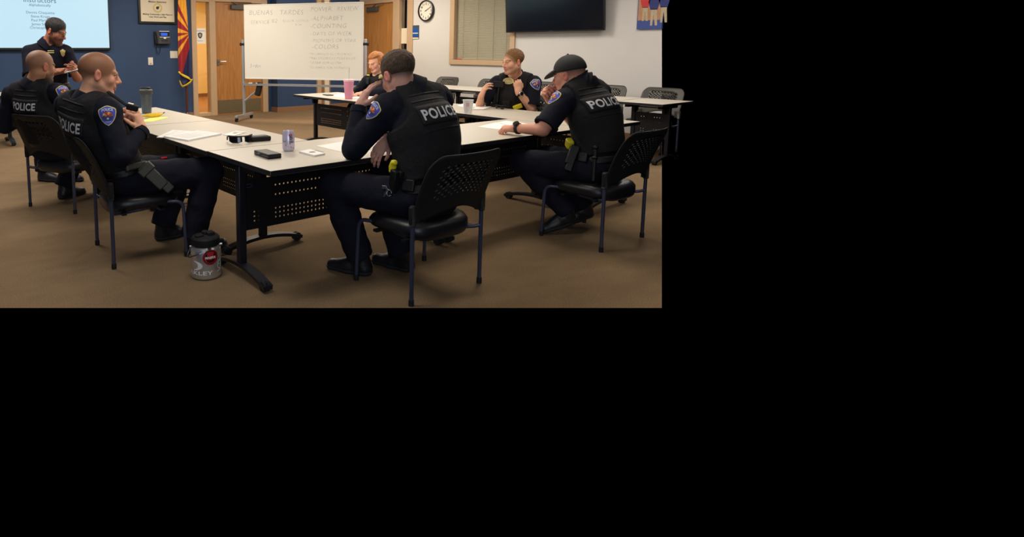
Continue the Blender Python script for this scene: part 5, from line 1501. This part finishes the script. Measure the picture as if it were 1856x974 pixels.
gear(C_, 'red_tag', (297, 287), (.05, .016, .01), 'red', None, .012)
q = atd(240, 195, 3.93) - C_.base; ax_ = basis((.2, -.2, 1), (.85, -.5, -.35)); b = BM(); obox(b, q, (.075, .036, .04), ax_); cm = ob('strap_clip', b, 'web_black', C_.o, bevel=.008)
b = BM(); obox(b, q + ax_[2] * .022 - ax_[0] * .015, (.035, .024, .006), ax_); ob('clip_top', b, 'ivory', cm, bevel=.002)  # small ivory piece on top of the clip
b = BM(); tube(b, [q - ax_[0] * .03, q - ax_[0] * .12 + Z * .045, q - ax_[0] * .19 + Z * .08], [.010, .012, .012], 10, flat=.6); ob('chest_strap', b, 'web_black', C_.o)

# ---- bald officer further left
JB = dict(pel=(1.14, 5.68, .545), chest=(1.05, 5.66, .85), neck=(1.005, 5.655, 1.085), shR=(1.165, 5.475, 1.02), shL=(.865, 5.84, 1.0),
          elR=(1.30, 5.47, .76), wrR=(1.50, 5.66, .80), elL=(.80, 5.90, .72), wrL=(1.10, 6.05, .80),
          hipR=(1.20, 5.60, .53), hipL=(1.09, 5.77, .53), knR=(1.60, 5.82, .55), knL=(1.47, 5.99, .55), anR=(1.62, 5.98, .125), anL=(1.275, 5.97, .125))
B_P = person('bald officer seated at far left with his back turned', JB, ((1.07, 5.62, 1.245), (.93, .30, -.12), (.12, .03, .98), 1.14), .006, 1.10, (172, 122, 92), 'long',
    [(JB['wrR'], (.8, .5, .1), (0, 0, 1), -1), (JB['wrL'], (.9, .2, .1), (0, 0, 1), 1)],
    dict(hair=(104, 82, 70), hair_a=.5, line=lambda x, y, z: z - (-.02 + 2. * np.maximum(y - .045, 0)), beard=(60, 42, 34), beard_a=.7, blush=.15), armr=1.02)
police(B_P, (42, 193), .060, (10, .6))
patch(B_P, (116, 167), .064, (-3, -10))
boots(B_P, (((1.275, 5.97, .125), (1.215, 5.94, 0), (1.48, 6.07, 0)), ((1.62, 5.98, .125), (1.56, 5.95, 0), (1.83, 6.08, 0))))

# ---- standing instructor
JA = dict(pel=(1.374, 6.835, .96), chest=(1.359, 6.805, 1.22), neck=(1.359, 6.775, 1.43), shR=(1.199, 6.865, 1.355), shL=(1.519, 6.705, 1.355),
          elR=(1.164, 6.675, 1.09), wrR=(1.394, 6.560, 1.165), elL=(1.614, 6.695, 1.09), wrL=(1.509, 6.495, 1.185),
          hipR=(1.284, 6.875, .93), hipL=(1.464, 6.795, .93), knR=(1.274, 6.865, .50), knL=(1.474, 6.775, .50), anR=(1.274, 6.905, .12), anL=(1.474, 6.815, .12))
A_P = person('instructor in dark polo standing before the lit screen reading papers', JA, ((1.43, 6.705, 1.568), (.66, -.70, -.40), (.22, -.22, .9), 1.06), .006, 1.02, (164, 106, 82), 'short',
    [(JA['wrR'], (.78, -.42, .10), (.25, .45, -.85), -1, 1.0, dict(curl=(.75, .95, .6), spread=.02)), (JA['wrL'], (.10, -.85, .10), (.85, .1, -.45), 1, 1.0, dict(curl=(.75, .95, .6), spread=.02))],
    dict(hair=(34, 26, 24), hair_a=.95, fade=.04, line=lambda x, y, z: z - (-.02 + 1.7 * np.maximum(y - .045, 0)), beard=(44, 30, 28), beard_a=.75, brow=(30, 22, 20), lip=(140, 80, 72), blush=.1), vest=False, belly=1.12, wide=1.04, armr=1.0)
hair_cap(A_P, 'hair_dark', .011, lambda x, y, z: z - (.0 + 1.6 * np.maximum(y - .04, 0)), (110, .002), edge=.09)
boots(A_P, (((1.274, 6.905, .12), (1.234, 6.945, 0), (1.414, 6.715, 0)), ((1.474, 6.815, .12), (1.444, 6.855, 0), (1.594, 6.605, 0))))
hit = surf(A_P, 114, 96)
if hit:
    b = BM(); n_ = hit[1]; xx, yy, zz = basis(n_, (1, 0, 0)); vs, fs = fanpoly([(x * .026, y * .04) for x, y in ((0, -1), (.6, -.55), (.8, .1), (1, .6), (.5, .75), (0, 1), (-.5, .75), (-1, .6), (-.8, .1), (-.6, -.55))])
    u_ = (Z - n_ * n_.z).normalized(); drape(b, A_P, vs, fs, hit[0], n_, u_.cross(n_), u_, .006); ob('badge', b, 'badge_gold', A_P.o, smooth=0, solid=.003)
hit = surf(A_P, 92, 94)
if hit:
    b = BM(); n_ = hit[1]; u_ = (Z - n_ * n_.z).normalized()
    for dy in (-.010, .010): vs, fs = gridpoly(.062, .008, 4, 1); drape(b, A_P, [(x, y + dy) for x, y in vs], fs, hit[0], n_, u_.cross(n_), u_, .005)
    ob('name_bar', b, 'badge_gold', A_P.o, smooth=0)
q = V((1.60, 6.415, 1.20))
pp = thing('held_papers', 'sheaf of white papers in the hands of the standing instructor', 'paper', q)
ax_ = basis(V((-.25, .05, 1)), (.78, -.45, .28)); b = BM(); obox(b, (0, 0, 0), (.30, .22, .006), ax_); ob('sheets', b, 'paper', pp, smooth=0)
b = BM(); obox(b, ax_[2] * -.007, (.31, .225, .006), ax_); ob('backing', b, 'grey_plastic', pp, smooth=0)

# ---- woman at the far end
JD = dict(pel=(5.78, 6.66, .54), chest=(5.74, 6.65, .79), neck=(5.68, 6.63, .995), shR=(5.62, 6.785, .925), shL=(5.655, 6.455, .935),
          elR=(5.43, 6.79, .79), wrR=(5.20, 6.62, .785), elL=(5.50, 6.36, .80), wrL=(5.26, 6.44, .785),
          hipR=(5.76, 6.75, .53), hipL=(5.76, 6.57, .53), knR=(5.36, 6.78, .55), knL=(5.36, 6.55, .55), anR=(5.40, 6.78, .12), anL=(5.40, 6.55, .12))
D_P = person('woman with pinned up strawberry blonde hair seated writing beside the whiteboard', JD, ((5.625, 6.615, 1.195), (-.95, -.03, -.32), (-.28, .02, .95), 1.12), .006, .98, (232, 174, 148), 'long',
    [(JD['wrR'], (-.72, -.55, -.1), (0, 0, 1), -1, 1.05, dict(curl=(.5, .6, .4))), (JD['wrL'], (-.72, .45, -.1), (0, 0, 1), 1, 1.05, dict(curl=(.5, .6, .4)))],
    dict(brow=(206, 150, 112), lip=(190, 84, 92), blush=.35), nr=.050, wide=.92)
hair_cap(D_P, 'hair_red', .020, lambda x, y, z: np.maximum(z - .062, np.minimum(-y * .9 + .012, z + .06)), (60, .006), .006, .01)
c = D_P.hc; R = D_P.R
F = Field(c - V((.22, .22, .2)), c + V((.22, .22, .25)), .006)
F.el(c + R[1] * -.095 + R[2] * .055, (.075, .06, .07), R, .02)
F.el(c + R[1] * -.02 + R[2] * .105, (.082, .085, .045), R, .03)
sl_, g_ = F.sub(F.lo, F.lo + F.h * F.n); F.d = (F.d + jagged(*g_, 70, .006)).astype(np.float32)
field_ob('hair_bun', F, ['hair_red'], D_P.o, D_P.base)
def oval_badge(pr, pix, rx, ry, first=0):
    hit = surf(pr, *pix, first)
    if not hit: return
    n_ = hit[1]; n_ = (n_ - Z * n_.z * .5).normalized(); u_ = (Z - n_ * n_.z).normalized(); x_ = u_.cross(n_); b = BM()
    for k, mi, o0, o1 in ((1., 0, -.01, .010), (.70, 1, .010, .013), (.45, 0, .013, .016)):
        lathe(b, [(k, 0), (k, 1)], 24, hit[0] + n_ * o0 - pr.base, mi, (x_ * rx, u_ * ry, n_ * (o1 - o0)))
    ob('badge', b, ['badge_gold', 'khaki'], pr.vest, smooth=0)
oval_badge(D_P, (689, 139), .062, .036, 0)
gear(D_P, 'name_tape', (668, 136.5), (.06, .014, .01), 'taser_yellow', None, .012, parent=D_P.vest, bev=.002, label='yellow name tape')
gear(D_P, 'body_camera', (668, 147), (.05, .09, .03), 'dark_plastic', None, .012, parent=D_P.vest)
boots(D_P, (((5.40, 6.78, .12), (5.45, 6.78, 0), (5.18, 6.80, 0)), ((5.40, 6.55, .12), (5.45, 6.55, 0), (5.18, 6.53, 0))), .92)

# ---- officer with wristwatch and crossed arms
JF = dict(pel=(5.76, 4.33, .54), chest=(5.70, 4.28, .84), neck=(5.655, 4.25, 1.085), shR=(5.575, 4.435, 1.0), shL=(5.725, 4.06, 1.015),
          elR=(5.41, 4.53, .77), wrR=(5.315, 4.44, .865), elL=(5.66, 4.03, .745), wrL=(5.52, 4.105, .93),
          hipR=(5.76, 4.43, .53), hipL=(5.78, 4.23, .53), knR=(5.36, 4.46, .55), knL=(5.38, 4.16, .55), anR=(5.42, 4.46, .12), anL=(5.44, 4.16, .12))
F_P = person('officer with short light brown hair facing us behind the paper cup, hands raised to vest', JF, ((5.535, 4.205, 1.25), (-.95, .27, -.12), (-.10, .02, .98), 1.12), .0055, 1.08, (216, 162, 134), 'short',
    [(JF['wrR'], (.15, -.30, .80), (-.75, .45, .25), -1, 1.0, dict(curl=(.45, .5, .3), spread=.16)),
     (JF['wrL'], (.05, .12, .9), (-.55, -.75, .1), 1, 1.0, dict(curl=(1.0, 1.1, .7), spread=.04))],
    dict(hair=(120, 84, 52), hair_a=.85, fade=.04, line=lambda x, y, z: z - (-.02 + 1.5 * np.maximum(y - .03, 0) - .5 * np.maximum(-y - .03, 0)), beard=(120, 84, 56), beard_a=.45, brow=(120, 84, 54), blush=.3))
hair_cap(F_P, 'hair_light', .011, lambda x, y, z: z - (-.005 + 1.5 * np.maximum(y - .005, 0) - .5 * np.maximum(-y - .03, 0)), (110, .003), .005, edge=.09)
oval_badge(F_P, (922, 147), .062, .036, 0)
patch(F_P, (972, 153), .064, (-4, -10))
gear(F_P, 'admin_pouch', (905, 153), (.13, .07, .03), 'vest_black', None, .006, parent=F_P.vest)
gear(F_P, 'vest_pouch', (900, 178), (.07, .12, .05), 'web_black', None, .006, parent=F_P.vest)
gear(F_P, 'vest_pouch', (920, 190), (.09, .09, .05), 'web_black', None, .006, parent=F_P.vest)
def cordm(b, c, x, u, n): tube(b, [c + u * .10 + x * .01, c + u * .04, c - u * .03 - x * .01, c - u * .09 - x * .012], [.012, .014, .018, .012], 8)
gear(F_P, 'radio_mic', (906, 172), (.03, .15, .03), 'leather', None, .02, parent=F_P.vest, mk=cordm)
gear(F_P, 'taser_grip', (938, 193), (.10, .05, .04), 'taser_yellow', None, .012, roll=.4, label='yellow stun gun grip')
def watch(pr, w, e, face, m1='dark_plastic'):
    ax = (V(e) - V(w)).normalized(); p = V(w) + ax * .025; x, y, z = basis(ax, face)
    b = BM(); rs = []
    for r, t in ((.040, -.014), (.043, -.010), (.043, .010), (.040, .014)): rs.append(ring(b, p + ax * t - pr.base, x, y, r, r, 20))
    skin_rings(b, rs); wt_ = ob('wristwatch', b, 'leather', pr.o)
    b = BM(); fx_ = V(face).normalized(); fx_ = (fx_ - ax * fx_.dot(ax)).normalized(); c = p + fx_ * .043 - pr.base; cyl(b, c, c + fx_ * .012, .025, .023, 20); w2 = ob('watch_case', b, m1, wt_)
    b = BM(); cyl(b, c + fx_ * .012, c + fx_ * .0135, .018, n=20); ob('dial', b, 'tv_glass', wt_)
watch(F_P, JF['wrL'], JF['elL'], (-.6, -.75, .2), 'steel')
boots(F_P, (((5.42, 4.46, .12), (5.47, 4.46, 0), (5.19, 4.47, 0)), ((5.44, 4.16, .12), (5.49, 4.16, 0), (5.21, 4.15, 0))))

# ---- officer in the black cap
JG = dict(pel=(4.18, 2.36, .545), chest=(4.19, 2.43, .88), neck=(4.185, 2.535, 1.135), shL=(3.995, 2.57, 1.015), shR=(4.39, 2.53, 1.06),
          elL=(3.81, 2.61, .812), wrL=(3.835, 2.862, .792), elR=(4.40, 2.74, .82), wrR=(4.17, 2.80, .995),
          hipL=(4.08, 2.38, .53), hipR=(4.28, 2.38, .53), knL=(3.875, 2.82, .54), knR=(4.17, 2.82, .54), anL=(4.085, 2.56, .185), anR=(4.36, 2.58, .185))
G_P = person('officer wearing a black baseball cap, seated leaning on the front table', JG, ((4.135, 2.63, 1.195), (-.16, .95, -.20), (-.03, .20, .97), 1.12), .005, 1.08, (208, 146, 122), 'short',
    [(JG['wrL'], (-.35, .80, -.08), (-.35, .05, .9), 1, .95, dict(curl=(.8, 1.2, .7), spread=.04)),
     (JG['wrR'], (-.48, .10, .65), (.1, .9, .1), -1, 1.0, dict(curl=(1.1, 1.2, .7), spread=.03))],
    dict(hair=(96, 76, 62), hair_a=.8, line=lambda x, y, z: z - (.0 + 1.1 * np.maximum(y + .02, 0)) - .0, blush=.35))
police(G_P, (1099, 185), .063, (10, -1.6))
patch(G_P, (1003, 177), .062, (5, -10))
watch(G_P, JG['wrL'], JG['elL'], (-.5, .1, .85))
c, R, s_ = G_P.hc, G_P.R, G_P.hs
F = Field(c - V((.3, .3, .2)), c + V((.3, .3, .24)), .005)
tl_ = .22
cu = (R[2] * math.cos(tl_) - R[1] * math.sin(tl_) * -1).normalized() if False else R[2]
F.el(c + R[1] * (-.016 * s_) + R[2] * (.040 * s_), [.088 * s_, .108 * s_, .098 * s_], R, .01)
def capk(x, y, z):
    a, b_, d_ = [((x - c.x) * R[i].x + (y - c.y) * R[i].y + (z - c.z) * R[i].z) / s_ for i in range(3)]
    return (.028 - d_) * s_
F.clip(capk, .008)
cap, _, _ = field_ob('baseball_cap', F, ['cap_black'], G_P.o, G_P.base)
F = Field(c - V((.3, .3, .2)), c + V((.3, .3, .24)), .005)
bc = c + R[1] * (.078 * s_) + R[2] * (.026 * s_)
F.el(bc, [.080 * s_, .095 * s_, .030 * s_], (R[0], (R[1] - R[2] * .38).normalized(), (R[2] + R[1] * .38).normalized()), .01)
F2 = (R[2] + R[1] * .38).normalized(); c2 = bc + F2 * .010
F.el(c2 - F2 * .030, [.12 * s_, .15 * s_, .030 * s_], (R[0], (R[1] - R[2] * .38).normalized(), F2), .004, 0, cut=True)
F.clip(lambda x, y, z: (.055 - ((x - c.x) * R[1].x + (y - c.y) * R[1].y + (z - c.z) * R[1].z) / s_) * s_, .006)
field_ob('cap_brim', F, ['cap_black'], cap, G_P.base)
b = BM(); lathe(b, [(.0, 0), (.009, .0), (.007, .005), (0, .007)], 10, c + R[2] * (.139 * s_) + R[1] * (-.016 * s_) - G_P.base, ax=R); ob('cap_button', b, 'cap_black', cap)
boots(G_P, (((4.085, 2.56, .185), (4.165, 2.525, .085), (3.93, 2.665, 0)), ((4.36, 2.58, .185), (4.445, 2.55, .085), (4.21, 2.69, 0))))
gear(G_P, 'radio_pouch', (1012, 254), (.06, .16, .05), 'leather', (0, .1, 1))
gear(G_P, 'taser_holster', (1038, 284), (.06, .2, .05), 'leather', (0, .1, 1), .012, mk=hol, roll=-.35)
gear(G_P, 'taser_grip', (1040, 260), (.065, .07, .05), 'taser_yellow', None, .018, label='yellow stun gun grip', roll=-.4, bev=.014)
gear(G_P, 'cuff_pouch', (1058, 286), (.075, .07, .04), 'leather')
def baton(b, c, x, u, n): cyl(b, c - u * .13, c + u * .10, .014); cyl(b, c + u * .10, c + u * .125, .02); cyl(b, c + u * .03, c + u * .05, .021)
gear(G_P, 'baton', (1077, 296), (.03, .2, .03), 'leather', (.05, 0, 1), .02, mk=baton)
GAIN = .85
# ------------------------------------------------------------------ light
w = bpy.data.worlds.new('world'); SC.world = w; w.use_nodes = True
w.node_tree.nodes['Background'].inputs['Color'].default_value = (0, 0, 0, 1)
def area(name, loc, size, power, col, rot=(0, 0, 0), sy=None, spread=None):
    l = bpy.data.lights.new(name, 'AREA'); l.shape = 'RECTANGLE'; l.size = size; l.size_y = sy or size; l.energy = power * GAIN; l.color = col
    if spread: l.spread = spread
    o = bpy.data.objects.new(name, l); COL.objects.link(o); o.location = loc; o.rotation_euler = rot
    return o
WARM = (1, .89, .74); NEUT = (1, .94, .87)
# recessed ceiling panels in a grid, brighter rows towards the back of the room
for i, (x, y, p, c) in enumerate((
    (1.0, 9.6, 60, NEUT), (4.2, 9.4, 85, WARM), (7.4, 9.2, 100, WARM),
    (0.6, 6.4, 60, NEUT), (3.6, 6.4, 85, WARM), (7.0, 6.4, 78, NEUT),
    (1.2, 3.2, 34, NEUT), (4.2, 3.2, 50, WARM), (7.4, 3.4, 56, NEUT),
    (1.2, 0.2, 8, NEUT), (4.4, 0.2, 12, NEUT))):
    area('ceiling_panel_light', (x, y, HC - .02), 1.2, p, c, sy=.6)
# added cool light behind the camera, its source unseen
area('cool_rear_light', (-1.2, -1.6, 1.7), 2.6, 70, (.80, .89, 1.0), rot=(math.radians(80), 0, math.radians(-40)), sy=1.4)
area('corridor_light', (6.0, 14.0, 2.85), 2.0, 170, (1, .70, .34))
area('hallway_light', (UW + .5, 9.9, 2.8), .5, 3, NEUT)
vs_ = SC.view_settings
vs_.view_transform = 'Standard'; vs_.look = 'None'; vs_.exposure = 0.0; vs_.gamma = 1.0; vs_.use_curve_mapping = False
SC.render.film_transparent = False
SC.cycles.max_bounces = 8
SC.cycles.use_denoising = True
